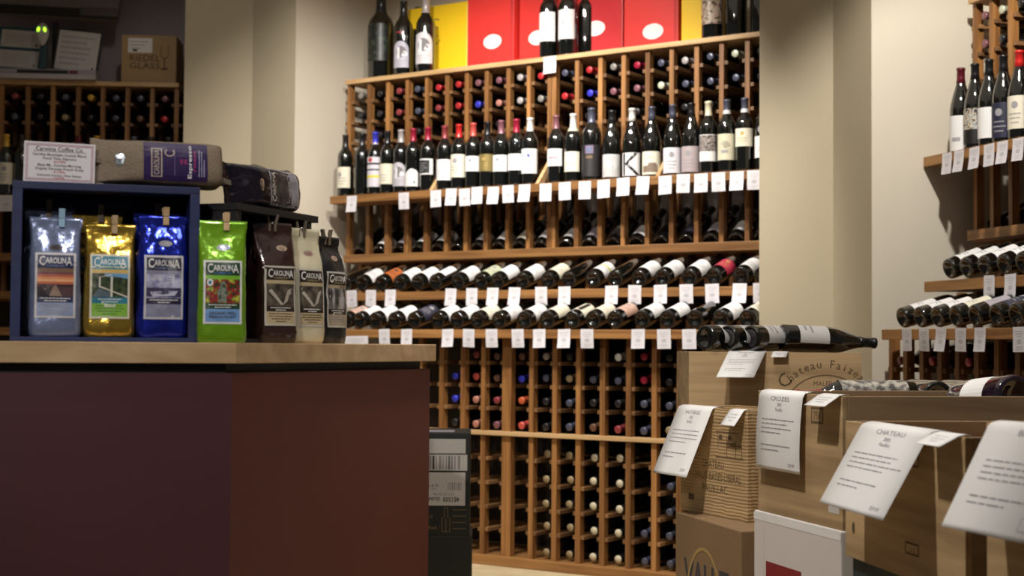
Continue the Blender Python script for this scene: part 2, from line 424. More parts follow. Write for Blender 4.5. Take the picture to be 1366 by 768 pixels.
def plain(mat, z0=.055, z1=.150, ha=1.25, seed=0, ink=INK, emblem=True, lines=3):
    def fn(art, r):
        rr = random.Random(seed); w = ha * r
        art.rect(-w, z0, w, z1, mat, 0, 14, 1)
        h = z1 - z0
        if emblem: art.ellipse(0, z0 + h * .72, h * .11, h * .11, ink, 1)
        if lines: art.lines(-w * .5, w * .5, z0 + h * .12, z0 + h * .52, lines, ink, 1, 0.28, rr, center=True)
    return fn

def orient(axis, face):
    z = V(axis).normalized(); y = -(V(face) - z * V(face).dot(z)).normalized(); x = y.cross(z)
    return Matrix((x, y, z)).transposed().to_4x4()

def bottle(pos, axis, face, kind, cap, lab, label, group=None, zs=1.0, glass=None, band=None, name='wine_bottle', show_cap=True):
    K = KINDS[kind]
    mm = orient(axis, face); mm.translation = V(pos)
    if zs != 1.0: mm = mm @ Matrix.Diagonal((1, 1, zs, 1))
    o = obj(name, K['glass'])
    o.matrix_world = mm
    if glass is not None: o.material_slots[0].link = 'OBJECT'; o.material_slots[0].material = glass
    tag(o, label, 'bottle', group)
    if show_cap:
        c = obj('capsule', K['cap'], o); c.material_slots[0].link = 'OBJECT'; c.material_slots[0].material = capmat(cap)
    if band:
        pr = K['prof']; z0, z1 = K['h'] * band[0], K['h'] * band[1]
        rr = lambda z: next(ra + (rb - ra) * (z - za) / (zb - za) for (ra, za), (rb, zb) in zip(pr, pr[1:]) if za <= z <= zb and zb > za) + .0014
        key = ('band', kind, band[0], band[1])
        if key not in LABELS: LABELS[key] = lathe_mesh('neck_band', [(rr(z0), z0), (rr(z1), z1)], capmat('white'), 20)
        c = obj('neck_band', LABELS[key], o); c.material_slots[0].link = 'OBJECT'; c.material_slots[0].material = capmat(band[2])
    if lab is not None: obj('label', label_mesh(kind, lab[0], lab[1]), o)
    return o

Z = V((0, 0, 1))
# --- label designs of the standing bottles
def L_medal(a_, r): plain(CREAM, .045, .155, 1.2, 1, emblem=False)(a_, r); a_.ellipse(-.012, .115, .012, .014, INK, 2)
def L_stripe(a_, r):
    a_.rect(-.05, .04, .05, .155, flat('label_lilac', (.62, .60, .66), .5), 0, 14, 1); a_.rect(-.05, .125, .05, .133, BLACK, 1, 14, 1)
    a_.rect(-.05, .165, .05, .195, flat('label_lilac', (.62, .60, .66), .5), 0, 14, 1); a_.ellipse(-.012, .18, .012, .012, RED, 2); a_.rect(-.05, .088, .05, .100, flat('print_yellow', (.75, .62, .05), .5), 1, 14, 1)
def L_arch(a_, r, s=1.0, grey=(.50, .48, .52)):
    m_ = flat('label_arch_%d' % int(grey[0] * 100), grey, .5); a_.rect(-.042 * s, .035 * s, .042 * s, .115 * s, m_, 0, 14, 1)
    pts = [(.042 * s * math.cos(t), .115 * s + .042 * s * math.sin(t)) for t in [math.pi * i / 14 for i in range(15)]]
    for i in range(14): a_.poly([(pts[i][0], .115 * s), pts[i], pts[i + 1], (pts[i + 1][0], .115 * s)], m_, 0)
    g = flat('print_grey', (.16, .15, .16), .6)
    a_.ellipse(.004 * s, .108 * s, .024 * s, .026 * s, g, 1); a_.rect(-.014 * s, .078 * s, -.002 * s, .118 * s, flat('label_pale', (.75, .74, .76), .5), 2, 2, 1); a_.ellipse(-.008 * s, .122 * s, .007 * s, .008 * s, flat('label_pale', (.75, .74, .76), .5), 2)
    a_.poly([(.006 * s, .088 * s), (.034 * s, .088 * s), (.036 * s, .104 * s), (.018 * s, .112 * s)], flat('label_pale', (.75, .74, .76), .5), 2)
    a_.lines(-.03 * s, .03 * s, .040 * s, .070 * s, 3, INK, 2, .3, random.Random(3), center=True)
def L_torn(a_, r):
    w = .046
    for i in range(12):
        x0, x1 = -w + 2 * w * i / 12, -w + 2 * w * (i + 1) / 12
        top = lambda x: .105 + .018 * math.sin(2.4 - x * 45) - .010 * max(0, x / w)
        a_.poly([(x0, .03), (x1, .03), (x1, top(x1)), (x0, top(x0))], WHITE, 0)
    a_.rect(.020, .045, .028, .055, BLACK, 1)
def L_blackframe(a_, r): a_.rect(-.05, .085, .05, .165, WHITE, 0, 14, 1); a_.rect(-.045, .091, .030, .158, BLACK, 1, 12, 1); a_.lines(-.035, .018, .10, .148, 4, INK, 2, .3, random.Random(5))
def L_olive(a_, r): plain(flat('label_olive', (.26, .20, .07), .35, .3), .08, .165, 1.25, 6, GOLDP)(a_, r)
def L_bluemark(a_, r):
    plain(WHITE, .055, .175, 1.25, 7, emblem=False, lines=2)(a_, r); bl = flat('print_blue', (.05, .07, .35), .5)
    a_.poly([(-.008, .145), (.004, .152), (.012, .138), (.0, .132)], bl, 2); a_.poly([(-.04, .14), (-.032, .146), (-.03, .134)], bl, 2)
def L_rose(a_, r): plain(WHITE, .082, .165, 1.2, 8, emblem=False)(a_, r); a_.rect(-.02, .115, .022, .128, flat('print_rose', (.45, .28, .32), .5), 2, 4, 1)
def L_dark(a_, r):
    a_.rect(-.055, .02, .055, .17, flat('label_black', (.018, .016, .018), .55), 0, 14, 1); p = flat('print_plum', (.20, .13, .22), .5)
    a_.rect(-.02, .128, .020, .165, p, 1, 4, 1); a_.rect(-.014, .133, .014, .160, flat('print_slateblue', (.12, .14, .24), .5), 2, 4, 1); a_.rect(-.016, .105, .016, .118, flat('print_bronze', (.16, .10, .05), .5), 1, 4, 1)
def L_bars(a_, r):
    g = flat('label_silvergrey', (.55, .55, .54), .5); a_.rect(-.052, .012, .052, .118, g, 0, 14, 1)
    for k in range(9): x = -.04 + k * .010; a_.rect(x, .015, x + .0028, .045 + .012 * ((k * 7) % 3), INK, 1)
    a_.lines(-.03, .03, .085, .108, 2, INK, 1, .3, random.Random(2), center=True)
def L_K(a_, r): a_.rect(-.054, .012, .054, .118, WHITE, 0, 14, 1); a_.text('K', 0, .014, .150, BLACK, 1, 0.0, width=.088)
def L_house(a_, r):
    plain(CREAM, .012, .118, 1.25, 9, emblem=False, lines=0)(a_, r); h = flat('print_umber', (.22, .16, .12), .6)
    a_.rect(-.035, .022, .040, .052, h, 1, 8, 1); a_.poly([(-.01, .052), (.04, .052), (.03, .066), (.0, .066)], h, 1); a_.text('estate', 0, .088, .014, INK, 2)
def L_low(a_, r): plain(flat('label_lilacwhite', (.70, .68, .72), .5), .012, .128, 1.2, 11)(a_, r)
def L_pinkgrey(a_, r): plain(flat('label_pinkgrey', (.42, .35, .36), .5), .012, .128, 1.2, 12)(a_, r)
def L_pattern(a_, r):
    a_.rect(-.05, .055, .05, .175, WHITE, 0, 14, 1); a_.rect(-.048, .100, .048, .172, ramp_noise('label_mosaic', [(.42, (.03, .025, .025)), (.58, (.42, .36, .33))], 160, 2), 1, 12, 1)
def L_tree(a_, r):
    plain(flat('label_straw', (.60, .57, .42), .5), .055, .172, 1.25, 13, emblem=False, lines=1)(a_, r); g = flat('print_sepia', (.16, .15, .11), .6)
    for k in range(7): t = 0.3 + k * .42; a_.poly([(0, .105), (.026 * math.cos(t) - .002, .115 + .026 * math.sin(t)), (.026 * math.cos(t) + .003, .112 + .026 * math.sin(t))], g, 1)
def L_high(a_, r): plain(CREAM, .110, .190, 1.25, 14, GOLDP)(a_, r)
def L_mid(a_, r): plain(WHITE, .055, .150, 1.25, 15)(a_, r); a_.ellipse(0, .18, .02, .018, INK, 1)
def L_plain_low(seed): return lambda a_, r: plain(WHITE if seed % 2 else CREAM, .05, .155, 1.25, seed, emblem=(seed % 3 == 0))(a_, r)

DISPLAY = [
 (-1.072, 'bordeaux', 'dark', ('medal', L_medal), 'white label with a grey medallion', None),
 (-.959, 'bordeaux', 'black', None, 'no front label and a black neck', None),
 (-.870, 'bordeaux', 'blue', ('stripe', L_stripe), 'blue neck and yellow striped label', (.80, .825, 'silver')),
 (-.789, 'bordeaux', 'black', ('p4', L_plain_low(4)), 'black neck and tall cream label', None),
 (-.701, 'bordeaux', 'silver', ('arch', L_arch), 'silver neck and grey arched label', None),
 (-.622, 'bordeaux', 'crimson', ('torn', L_torn), 'crimson neck and low wavy-topped label', None),
 (-.528, 'bordeaux', 'crimson', ('blackframe', L_blackframe), 'crimson neck and black label framed white', None),
 (-.422, 'bordeaux', 'dull red', ('p8', plain(WHITE, .05, .155, 1.25, 8, emblem=False)), 'dull red neck and plain white label', None),
 (-.334, 'bordeaux', 'bright red', ('p9', plain(CREAM, .06, .175, 1.25, 9)), 'bright red neck and cream label', None),
 (-.247, 'bordeaux', 'coral', ('p10', plain(WHITE, .085, .160, 1.25, 10)), 'coral neck and short white label', None),
 (-.161, 'bordeaux', 'black', ('olive', L_olive), 'black neck and olive gold label', None),
 (-.079, 'bordeaux', 'mauve', ('p12', plain(WHITE, .075, .155, 1.25, 12)), 'mauve neck and white label', None),
 (.011, 'bordeaux', 'crimson', ('p13', plain(WHITE, .075, .155, 1.25, 13, emblem=False)), 'crimson neck and white label near the bracket', None),
 (.090, 'bordeaux', 'white', ('bluemark', L_bluemark), 'white and blue neck, label with blue marks', (.965, .998, 'blue')),
 (.239, 'bordeaux', 'mauve', ('rose', L_rose), 'mauve neck and white label with rose print', None),
 (.335, 'bordeaux', 'white', ('p16', plain(CREAM, .05, .145, 1.2, 16, emblem=False)), 'white capsule over a green neck', (.74, .80, 'pale green')),
 (.437, 'stout', 'slate', ('dark', L_dark), 'broad black body and dark plum label', None),
 (.547, 'burgundy', 'black', ('bars', L_bars), 'sloping shoulders and silver barred label', None),
 (.655, 'burgundy', 'white', ('K', L_K), 'white capsule and a big letter K label', None),
 (.759, 'burgundy', 'slate', ('house', L_house), 'slate neck and label with a brown building', None),
 (.866, 'burgundy', 'slate', ('low', L_low), 'slate neck and low lilac white label', None),
 (.961, 'burgundy', 'black', ('pinkgrey', L_pinkgrey), 'black neck and pinkish grey label', None),
 (1.047, 'bordeaux', 'cream', ('pattern', L_pattern), 'cream capsule and dark mosaic label', None),
 (1.138, 'bordeaux', 'slate', ('tree', L_tree), 'white neck band and straw label with tree', (.80, .85, 'white')),
 (1.225, 'bordeaux', 'slate', ('high', L_high), 'white neck band and high cream label', (.80, .85, 'white')),
 (1.318, 'bordeaux', 'slate', ('mid', L_mid), 'dark neck, half hidden by the beige pillar', None)]
for u, kd, cp, lb, desc, band in DISPLAY:
    jit = random.uniform(-.15, .15)
    bottle(PM(u, .105) + Z * TIER['disp'], Z, n_m + e_m * (jit + .25), kd, cp, lb, 'standing wine bottle with ' + desc + ', middle rack shelf', 'wine bottles standing on the middle rack display shelf', band=band)

# --- bottles lying in the cubbies, necks out
CAP_TOP = lathe_mesh('cap_top', [(.0, .3318), (.0168, .3314), (.0176, .3295), (.0176, .3270)], capmat('cream'), 20)
def neck_out(P, n, u, off, h, cap, label, group, kind='bordeaux', L=.322, disc=None, deep=.012):
    posts = (UPPER if off < .2 else LOWER) if P is PM else (UPPER_R if off < .2 else LOWER_R) if P is PR else UPPER_L
    mid = min(((a_ + b_) / 2 for a_, b_ in zip(posts, posts[1:])), key=lambda c_: abs(c_ - u))
    u = max(mid - .005, min(mid + .005, u))
    tip = P(u, off - deep) + Z * h
    ax = (n + Z * (-.055 if off < .2 else -.105) + n.cross(Z) * random.uniform(-.012, .012)).normalized()
    o = bottle(tip - ax * L, ax, Z, kind, cap, None, label, group)
    if disc:
        d_ = obj('cap_top', CAP_TOP, o); d_.material_slots[0].link = 'OBJECT'; d_.material_slots[0].material = capmat(disc)
    return o

G_UP = 'bottles lying neck out in the top cubbies of the middle rack'
row1 = list(zip([-1.06, -.924, -.802, -.685, -.548, -.416, -.287, -.163, -.034, .080, .239, .356, .49, .62, .748, .871, 1.0, 1.125, 1.25],
 'grey,dark,dull red,slate,red,red,mauve,mauve,silver,red,slate,red,grey,crimson,slate,silver,slate,pale green,dark,dark'.split(',')))
row2 = list(zip([-1.055, -.93, -.79, -.68, -.545, -.41, -.287, -.160, -.03, .085, .245, .368, .497, .621, .753, .875, 1.005, 1.13, 1.25],
 'dark,dark,dull red,slate,dull red,red,blue,pink,silver,grey,red,blue,mauve,mauve,pale green,slate,slate,slate,dark,dark'.split(',')))
for nm, row, h in (('top', row1, 2.352), ('second', row2, 2.241)):
    for i, (u, c) in enumerate(row):
        neck_out(PM, n_m, u, 0.0, h + random.uniform(-.004, .004), c, '%s capped bottle in %s cubby row under the boxes, %s from left' % (c, nm, ORD[i]), G_UP)
for i, u in enumerate([-.93, -.68, -.42, -.17, .35, .62, .87, 1.0]):
    neck_out(PM, n_m, u, 0.0, 2.131, 'dark', 'dark capped bottle hidden behind standing bottles in third cubby row, %s from left' % ORD[i], G_UP)
G_LO = 'bottles lying neck out in the lower cubbies of the middle rack'
colu = [-.165, -.043, .076, .225, .348, .474, .600, .728, .859, .984]
low = {0: 'None,blue,blue,dark', 1: 'dull red,coral,pink,pink', 2: 'brown,brown,dull red,mauve', 3: 'brown,blue,orange,coral', 4: 'silver,slate,dark,dark', 5: 'dark,tan,slate,slate',
       6: 'None,slate,dark,brown', 7: 'white,slate,dark,dull red', 8: 'crimson,crimson,slate,slate', 9: 'dark,dark,slate,tan'}
for ci, s in low.items():
    for ri, c in enumerate(s.split(',')):
        if c == 'None': continue
        h = [.974, .870, .765, .653][ri]
        neck_out(PM, n_m, colu[ci], .38, h + random.uniform(-.004, .004), c, '%s capped bottle above the low rail, column %s, %s cubby down' % (c, ORD[ci], ORD[ri]), G_LO, deep=.030)
low2 = {4: 'tan', 5: 'tan', 6: 'cream', 7: 'cream', 8: 'slate', 9: 'slate'}
for ci, c in low2.items():
    for ri, h in enumerate([.523, .412, .301, .195, .077]):
        if ci == 8 and ri in (0, 1, 2): continue
        neck_out(PM, n_m, colu[ci] + random.uniform(-.005, .005), .38, h + (.0 if ri == 4 else random.uniform(-.004, .004)), 'black' if ci < 8 else c,  # black sleeves put shade on the cap sides, leaving the end discs pale
                 '%s capped bottle below the low rail, column %s, %s cubby down' % (c, ORD[ci], ORD[ri]), G_LO, disc=c if ci < 8 else None, deep=.045)

# --- bottles on the stepped tiers, bases out
ROWLAB = {
 'w': ('tw', plain(WHITE, .045, .150, 1.3, 21, emblem=False)), 'c': ('tc', plain(CREAM, .045, .150, 1.3, 22, emblem=False)),
 'n': ('tn', plain(WHITE, .045, .150, .7, 23, emblem=False)), 'o': ('to', plain(flat('label_orange', (.48, .13, .03), .5), .05, .15, 1.25, 24, INKD)),
 'g': ('tg', plain(flat('label_sage', (.50, .53, .36), .5), .045, .15, 1.3, 25)), 'r': ('tr', plain(flat('label_carmine', (.42, .03, .07), .5), .05, .145, 1.25, 26, GOLDP)),
 'b': ('tb', plain(flat('label_midnight', (.035, .035, .06), .5), .04, .16, 1.3, 27, INK)), 'p': ('tp', plain(flat('label_salmon', (.60, .38, .29), .5), .045, .15, 1.25, 28)),
 't': ('tt', lambda a_, r: (plain(CREAM, .045, .15, 1.25, 29, emblem=False)(a_, r), a_.rect(-.008, .05, .012, .145, BLACK, 2, 4, 1))), 'd': None,
 'y': ('ty', lambda a_, r: (plain(WHITE, .045, .15, 1.25, 30, emblem=False)(a_, r), a_.rect(-.05, .10, .05, .112, flat('print_lime', (.5, .5, .08), .5), 2, 10, 1))),
 'm': ('tm', plain(flat('label_mauvegrey', (.40, .36, .40), .5), .05, .145, 1.25, 31)),
 'k': ('tk', lambda a_, r: (plain(flat('label_dusk', (.05, .045, .045), .5), .04, .15, 1.3, 32)(a_, r), a_.poly([(-.03, .08), (.02, .10), (-.03, .12), (-.03, .112), (.004, .10), (-.03, .088)], CREAM, 2))),
 'h': ('th', lambda a_, r: (plain(WHITE, .045, .088, 1.25, 33, emblem=False, lines=0)(a_, r), a_.rect(-.05, .098, .05, .150, WHITE, 0, 12, 1)))}
WORD = {'w': 'white', 'c': 'cream', 'n': 'narrow white', 'o': 'orange', 'g': 'sage green', 'r': 'carmine', 'b': 'midnight blue', 'p': 'salmon', 't': 'black barred cream', 'd': 'no visible', 'y': 'lime striped white', 'm': 'mauve grey', 'k': 'black chevron', 'h': 'split white'}
for a_c, b_c, mt_ in (('W', 'white', WHITE), ('C', 'cream', CREAM), ('M', 'mauve grey', flat('label_mauvegrey', (.40, .36, .40), .5)), ('B', 'midnight blue', flat('label_midnight', (.035, .035, .06), .5)), ('K', 'black chevron', None), ('H', 'split white', None)):
    WORD[a_c] = b_c
    if mt_ is not None: ROWLAB[a_c] = ('short' + a_c, plain(mt_, .038, .115, 1.35, 71, emblem=False, lines=2))
ROWLAB['K'] = ROWLAB['k']; ROWLAB['H'] = ROWLAB['h']
def base_out(P, n, u, off, h, code, tilt, label, group, kind='bordeaux', twist=0.0):
    t = math.radians(tilt)
    ax = (-n * math.cos(t) + Z * math.sin(t)).normalized(); side = Z.cross(n)
    K = KINDS[kind]
    return bottle(P(u, off) + Z * h, ax, Z + side * twist, kind, 'dark', ROWLAB[code], label, group)

GA, GB, GM = 'bottles lying on the upper step of the middle rack', 'bottles lying on the lower step of the middle rack', 'bottles lying in the row under the display shelf'
ua = [-.953, -.849, -.722, -.602, -.490, -.378, -.242, -.108, -.011, .135, .278, .393, .522, .641, .765, .883, 1.017, 1.138, 1.266, 1.368]
for i, (u, c) in enumerate(zip(ua, 'dwowwnwgwwcdydwwwrwd')):
    base_out(PM, n_m, u, .235, 1.284 + .042 * .94 + .004, c, 19, 'bottle on the upper step of the middle rack, %s label, %s from left' % (WORD[c], ORD[i]), GA, twist=random.uniform(.25, .80))
ub = [-.790, -.705, -.604, -.484, -.365, -.224, -.11, .007, .13, .270, .393, .528, .637, .748, .884, 1.008, 1.141, 1.261, 1.385]
for i, (u, c) in enumerate(zip(ub, 'pwwwbwwcwwctcpwwdwc')):
    base_out(PM, n_m, u, .425, 1.094 + .042 * .94 + .004, c, 15, 'bottle on the lower step of the middle rack, %s label, %s from left' % (WORD[c], ORD[i]), GB, twist=random.uniform(.25, .80))
um = [-1.074, -.941, -.81, -.682, -.556, -.435, -.305, -.179, -.056, .07, .215, .345, .478, .605, .735, .868, .993, 1.12, 1.245]
for i, (u, c) in enumerate(zip(um, 'dWMHHdWWCWWMKWdBMWd')):
    base_out(PM, n_m, u + .010, -.010, 1.462 + .042 * .85 + .004, c, 33, 'bottle in the shaded row below the display shelf, %s label, %s from left' % (WORD[c], ORD[i]), GM, twist=random.uniform(.0, .6))

# --- things on top of the middle rack
TZ = TIER['top']
def L_green(a_, r): a_.rect(-.07, .10, .07, .30, ramp_noise('label_vine', [(.50, (.010, .010, .010)), (.66, (.045, .07, .042)), (.78, (.08, .045, .04))], 30, 3), 0, 14, 1)
def L_arch_m(a_, r): L_arch(a_, r, 1.35, (.62, .60, .62))
def L_arch_low(a_, r):
    L_arch(a_, r, 1.15, (.45, .44, .52)); a_.rect(-.022, .225, .022, .231, RED, 1, 6, 1)
bottle(PM(-1.005, -.10) + Z * TZ, Z, n_m + e_m * .3, 'jeroboam', 'black', ('green', L_green), 'largest dark bottle, green vine label, at left end of the rack top', 'large bottles on top of the middle rack')
bottle(PM(-.816, -.055) + Z * TZ, Z, n_m + e_m * .3, 'magnum', 'black', ('archlow', L_arch_low), 'magnum with low bluish arched label, second large bottle on rack top', 'large bottles on top of the middle rack')
bottle(PM(-.835, -.21) + Z * TZ, Z, n_m, 'magnum', 'black', None, 'unlabelled dark magnum half hidden behind the bluish labelled magnum on rack top', 'large bottles on top of the middle rack')
bottle(PM(-.670, -.055) + Z * TZ, Z, n_m + e_m * .3, 'magnum', 'silver', ('archm', L_arch_m), 'magnum with silver neck and white arched label before the yellow box', 'large bottles on top of the middle rack')
lb = ('pairlabel', lambda a_, r: (plain(WHITE, .075, .205, 1.3, 41, emblem=False, lines=0)(a_, r), a_.ellipse(0, .145, .005, .006, INK, 1)))
bottle(PM(.092, -.055) + Z * TZ, Z, n_m, 'stout', 'silver', lb, 'left of two white labelled bottles before the red boxes on rack top', 'white labelled pair on top of the middle rack', zs=1.12)
bottle(PM(.203, -.055) + Z * TZ, Z, n_m, 'stout', 'silver', lb, 'right of two white labelled bottles before the red boxes on rack top', 'white labelled pair on top of the middle rack', zs=1.12)
bottle(PM(.252, -.15) + Z * TZ, Z, n_m, 'stout', 'slate', None, 'dark bottle tucked behind the white labelled pair on rack top', zs=1.12)
bottle(PM(.985, -.06) + Z * TZ, Z, n_m, 'magnum', 'black', ('speckle', lambda a_, r: a_.rect(-.075, .07, .075, .26, ramp_noise('label_speckle', [(.40, (.10, .07, .05)), (.5, (.50, .38, .28)), (.62, (.55, .47, .38)), (.7, (.35, .07, .05))], 60, 4), 0, 14, 1)), 'bottle with speckled tan label beside the right yellow box on rack top')
def L_bracket(a_, r): a_.rect(-.05, .20, .05, .212, WHITE, 0, 12, 1); a_.rect(.036, .20, .05, .30, WHITE, 0, 4, 1); a_.lines(-.03, .03, .225, .28, 4, INK, 1, .4, random.Random(9))
bottle(PM(1.105, -.06) + Z * TZ, Z, n_m, 'magnum', 'black', ('bracket', L_bracket), 'dark magnum with white L-shaped label near the right end of rack top')
bottle(PM(1.235, -.05) + Z * TZ, Z, n_m, 'magnum', 'black', ('bracket', L_bracket), 'last dark magnum on the rack top, half behind the beige pillar')

YEL = flat('carton_yellow', (.85, .55, .012), .45, var=.02); REDC = flat('carton_red', (.68, .035, .028), .45, var=.02); CRIM = flat('carton_crimson', (.55, .02, .025), .45, var=.02)
SEAM = flat('carton_seam', (.50, .02, .02), .6); SEAMY = flat('carton_seam_yellow', (.9, .68, .12), .5)
def gift_box(u0_, u1_, off, h, d, mat, label, oval=None, script=False, seam=SEAM, oz=.145):
    t = thing('gift_box', label, 'box', frame(PM(u0_ - .03, off) + Z * TZ, e_m), 'gift cartons on top of the middle rack')
    w = u1_ - u0_
    box('carton', (0.001, 0, 0), (w - .001, d, h), mat, t, .004)
    a_ = Art(); a_.rect(w - .022, .002, w - .004, h - .01, seam, 0)
    S = planeS((0, 0, 0), (1, 0, 0), (0, 0, 1)); a_.build('side_flap', S, t)
    if oval:
        a2 = Art(); a2.ellipse(oval, oz, .056, .038, WHITE, 0, 28); a2.lines(oval - .03, oval + .03, oz - .012, oz + .012, 2, TAGW, 1, .3, random.Random(4), center=True)
        a2.build('oval_seal', S, t)
    if script:
        a3 = Art(); r = random.Random(2)
        for z, pts in ((.305, [(.08, .0), (.105, .008), (.125, .0)]), (.26, [(.085, .01), (.1, -.004), (.108, .012), (.122, .002)]), (.215, [(.085, .008), (.097, -.006), (.112, .01)]), (.18, [(.085, -.006), (.10, -.004), (.118, .004), (.135, .02)]), (.145, [(.085, .0), (.096, .014), (.104, -.006)])):
            for (x0, y0), (x1, y1) in zip(pts, pts[1:]): a3.poly([(x0 + .085, z + y0 - .003), (x1 + .085, z + y1 - .003), (x1 + .085, z + y1 + .003), (x0 + .085, z + y0 + .003)], INKD, 0)
        a3.build('script', S, t)
    return t
gift_box(-.845, -.435, -.165, .385, .20, YEL, 'wide yellow box with black script behind the arched label magnum on rack top', None, True, SEAMY)
gift_box(-.427, -.135, -.13, .46, .22, REDC, 'leftmost red box with whole white oval seal, right of yellow box', .160)
gift_box(-.128, .130, -.17, .46, .20, REDC, 'second red box, its oval partly hidden by the white labelled bottle pair', .112)
gift_box(.240, .500, -.13, .46, .22, CRIM, 'third red box, its oval seal just right of the white labelled bottles', .105)
gift_box(.506, .800, -.13, .46, .22, REDC, 'rightmost red box with white oval seal, beside narrow yellow box', .160, oz=.095)
gift_box(.806, .990, -.15, .46, .20, YEL, 'narrow yellow box between the last red box and speckled bottle', None, False, SEAMY)

# ------------------------------------------------------------------ price tags on the rack edges
TAGS = []
for k in range(4):
    r = random.Random(40 + k); a_ = Art()
    W_, H_ = .066, .084
    a_.rect(-W_ / 2, -H_, W_ / 2, 0, TAGW, 0, 2, 4)
    a_.lines(-W_ * .36, W_ * .36, -H_ * .42, -H_ * .12, 3, INKL, 1, .35, r, center=True)
    a_.ellipse(0, -H_ * .58, W_ * .2, H_ * .10, INKL, 1)
    a_.lines(-W_ * .33, W_ * .33, -H_ * .93, -H_ * .75, 2, INKL, 1, .3, r, center=True)
    bend = [0.0, .006, -.004, .010][k]
    o = a_.build('t', lambda u, v, l: V((u, -l - .001 - bend * (v / H_) ** 2, v)), None, .0004); TAGS.append(o.data); bpy.data.objects.remove(o)
def price_tag(P, e, u, off, h, label, group, wide=1.0):
    o = obj('price_tag', random.choice(TAGS))
    o.matrix_world = frame(P(u, off) + Z * h, e) @ Matrix.Rotation(random.uniform(-.035, .035), 4, 'Y') @ Matrix.Diagonal((wide, 1, 1, 1))
    return tag(o, label, 'price tag', group)
for i, u in enumerate([-.967, -.627, -.426, -.329, -.250, -.174, -.076, .009, .105, .225, .331, .442, .543, .647, .752, .864, .957, 1.044, 1.129, 1.219, 1.301]):
    price_tag(PM, e_m, u, .172, 1.794 + random.uniform(-.002, .004), 'white price tag on the middle rack display shelf edge, %s from left' % ORD[i], 'price tags on the middle display shelf')
for i, u in enumerate([-.879, -.752, -.626, -.253, -.129, -.006, .119, .267, .395, .646, .766, .895, 1.023, 1.148, 1.281, 1.375]):
    price_tag(PM, e_m, u, .272, 1.296, 'white price tag on the middle rack upper step edge, %s from left' % ORD[i], 'price tags on the upper step')
for i, u in enumerate([-.514, -.376, -.132, -.011, .117, .262, .379, .511, .63, .888, 1.013, 1.134, 1.381]):
    price_tag(PM, e_m, u, .462, 1.096, 'white price tag on the middle rack lower step edge, %s from left' % ORD[i], 'price tags on the lower step')
price_tag(PM, e_m, -.690, .462, 1.062, 'wide white price strip on the rack edge just above the counter top', 'price tags on the lower step', 2.3)
price_tag(PM, e_m, .150, .024, 2.434, 'single white price tag under the white labelled bottle pair on top board', None, 1.1)

# ------------------------------------------------------------------ right rack contents
def L_octa(a_, r):
    w = .045; a_.poly([(-w, .03), (w * .6, .03), (w, .05), (w, .125), (w * .6, .145), (-w, .145)], WHITE, 0)
def L_multi(a_, r): a_.rect(-.05, .075, .05, .155, ramp_noise('label_multi', [(.38, (.02, .03, .05)), (.46, (.50, .38, .22)), (.52, (.65, .62, .55)), (.6, (.10, .18, .25)), (.68, (.45, .20, .08))], 70, 2), 0, 12, 1); a_.rect(-.05, .02, .05, .075, BLACK, 0, 12, 1)
RB = [(.073, 'maroon', ('rw', plain(WHITE, .005, .14, 1.25, 51, emblem=False, lines=1)), 'maroon neck and low white label'), (.168, 'black', ('multi', L_multi), 'black neck and colourful mosaic label'),
      (.260, 'black', ('octa', L_octa), 'black neck and eight-sided white label'), (.350, 'black', ('navy', plain(flat('label_navy', (.02, .022, .05), .5), .02, .15, 1.3, 52, INK)), 'black neck and navy label'),
      (.448, 'bright red', ('rw2', plain(CREAM, .04, .16, 1.25, 53)), 'bright red neck and cream label'), (.545, 'slate', ('rw3', plain(WHITE, .05, .15, 1.25, 54)), 'slate neck at the frame edge')]
for u, c, lb, d in RB:
    bottle(PR(u, .105) + Z * TIER['disp'], Z, n_r * .5 - e_r * -.9 if False else n_r + e_r * .55, 'burgundy', c, lb, 'standing bottle with ' + d + ', right rack shelf', 'bottles standing on the right rack shelf', zs=1.03)
for i, u in enumerate([.08, .161, .262, .355, .439, .533]): price_tag(PR, e_r, u, .172, 1.794, 'white price tag on the right rack display shelf edge, %s from left' % ORD[i], 'price tags on the right display shelf')
for i, (u, c) in enumerate(zip([.176, .289, .404, .523, .633], 'wwwwc')):
    base_out(PR, n_r, u, .235, 1.284 + .043, c, 19, 'bottle on the upper step of the right rack, %s label, %s from left' % (WORD[c], ORD[i]), 'bottles on the upper step of the right rack')
for i, (u, c) in enumerate(zip([.150, .270, .385, .502, .621, .744, .855], 'wwwcmbw')):
    base_out(PR, n_r, u, .425, 1.094 + .043, c, 15, 'bottle on the lower step of the right rack, %s label, %s from left' % (WORD[c], ORD[i]), 'bottles on the lower step of the right rack')
for i, u in enumerate([.07, .183, .303, .423]):
    base_out(PR, n_r, u, -.045, 1.462 + .041, 'd', 27, 'dark bottle in the right rack row under the display shelf, %s from left' % ORD[i], 'dark bottles under the right display shelf')
for i, u in enumerate([.495, .62]): price_tag(PR, e_r, u, .272, 1.290, 'white price tag on the right rack upper step edge, %s from left' % ORD[i], 'price tags on the right upper step')
for i, u in enumerate([.249, .365, .476, .597, .713, .93]): price_tag(PR, e_r, u, .462, 1.096, 'white price tag on the right rack lower step edge, %s from left' % ORD[i], 'price tags on the right lower step')
for i, (u, h, c) in enumerate(((.068, 2.355, 'mauve'), (.070, 2.241, 'mauve'), (.183, 2.355, 'pale green'), (.303, 2.355, 'dark'), (.183, 2.241, 'dark'))):
    neck_out(PR, n_r, u, 0, h, c, '%s capped bottle in the right rack, %s column, %s cubby row' % (c, ORD[[0, 0, 1, 2, 1][i]], ORD[[0, 1, 0, 0, 1][i]]), 'bottles in the right rack top cubbies')
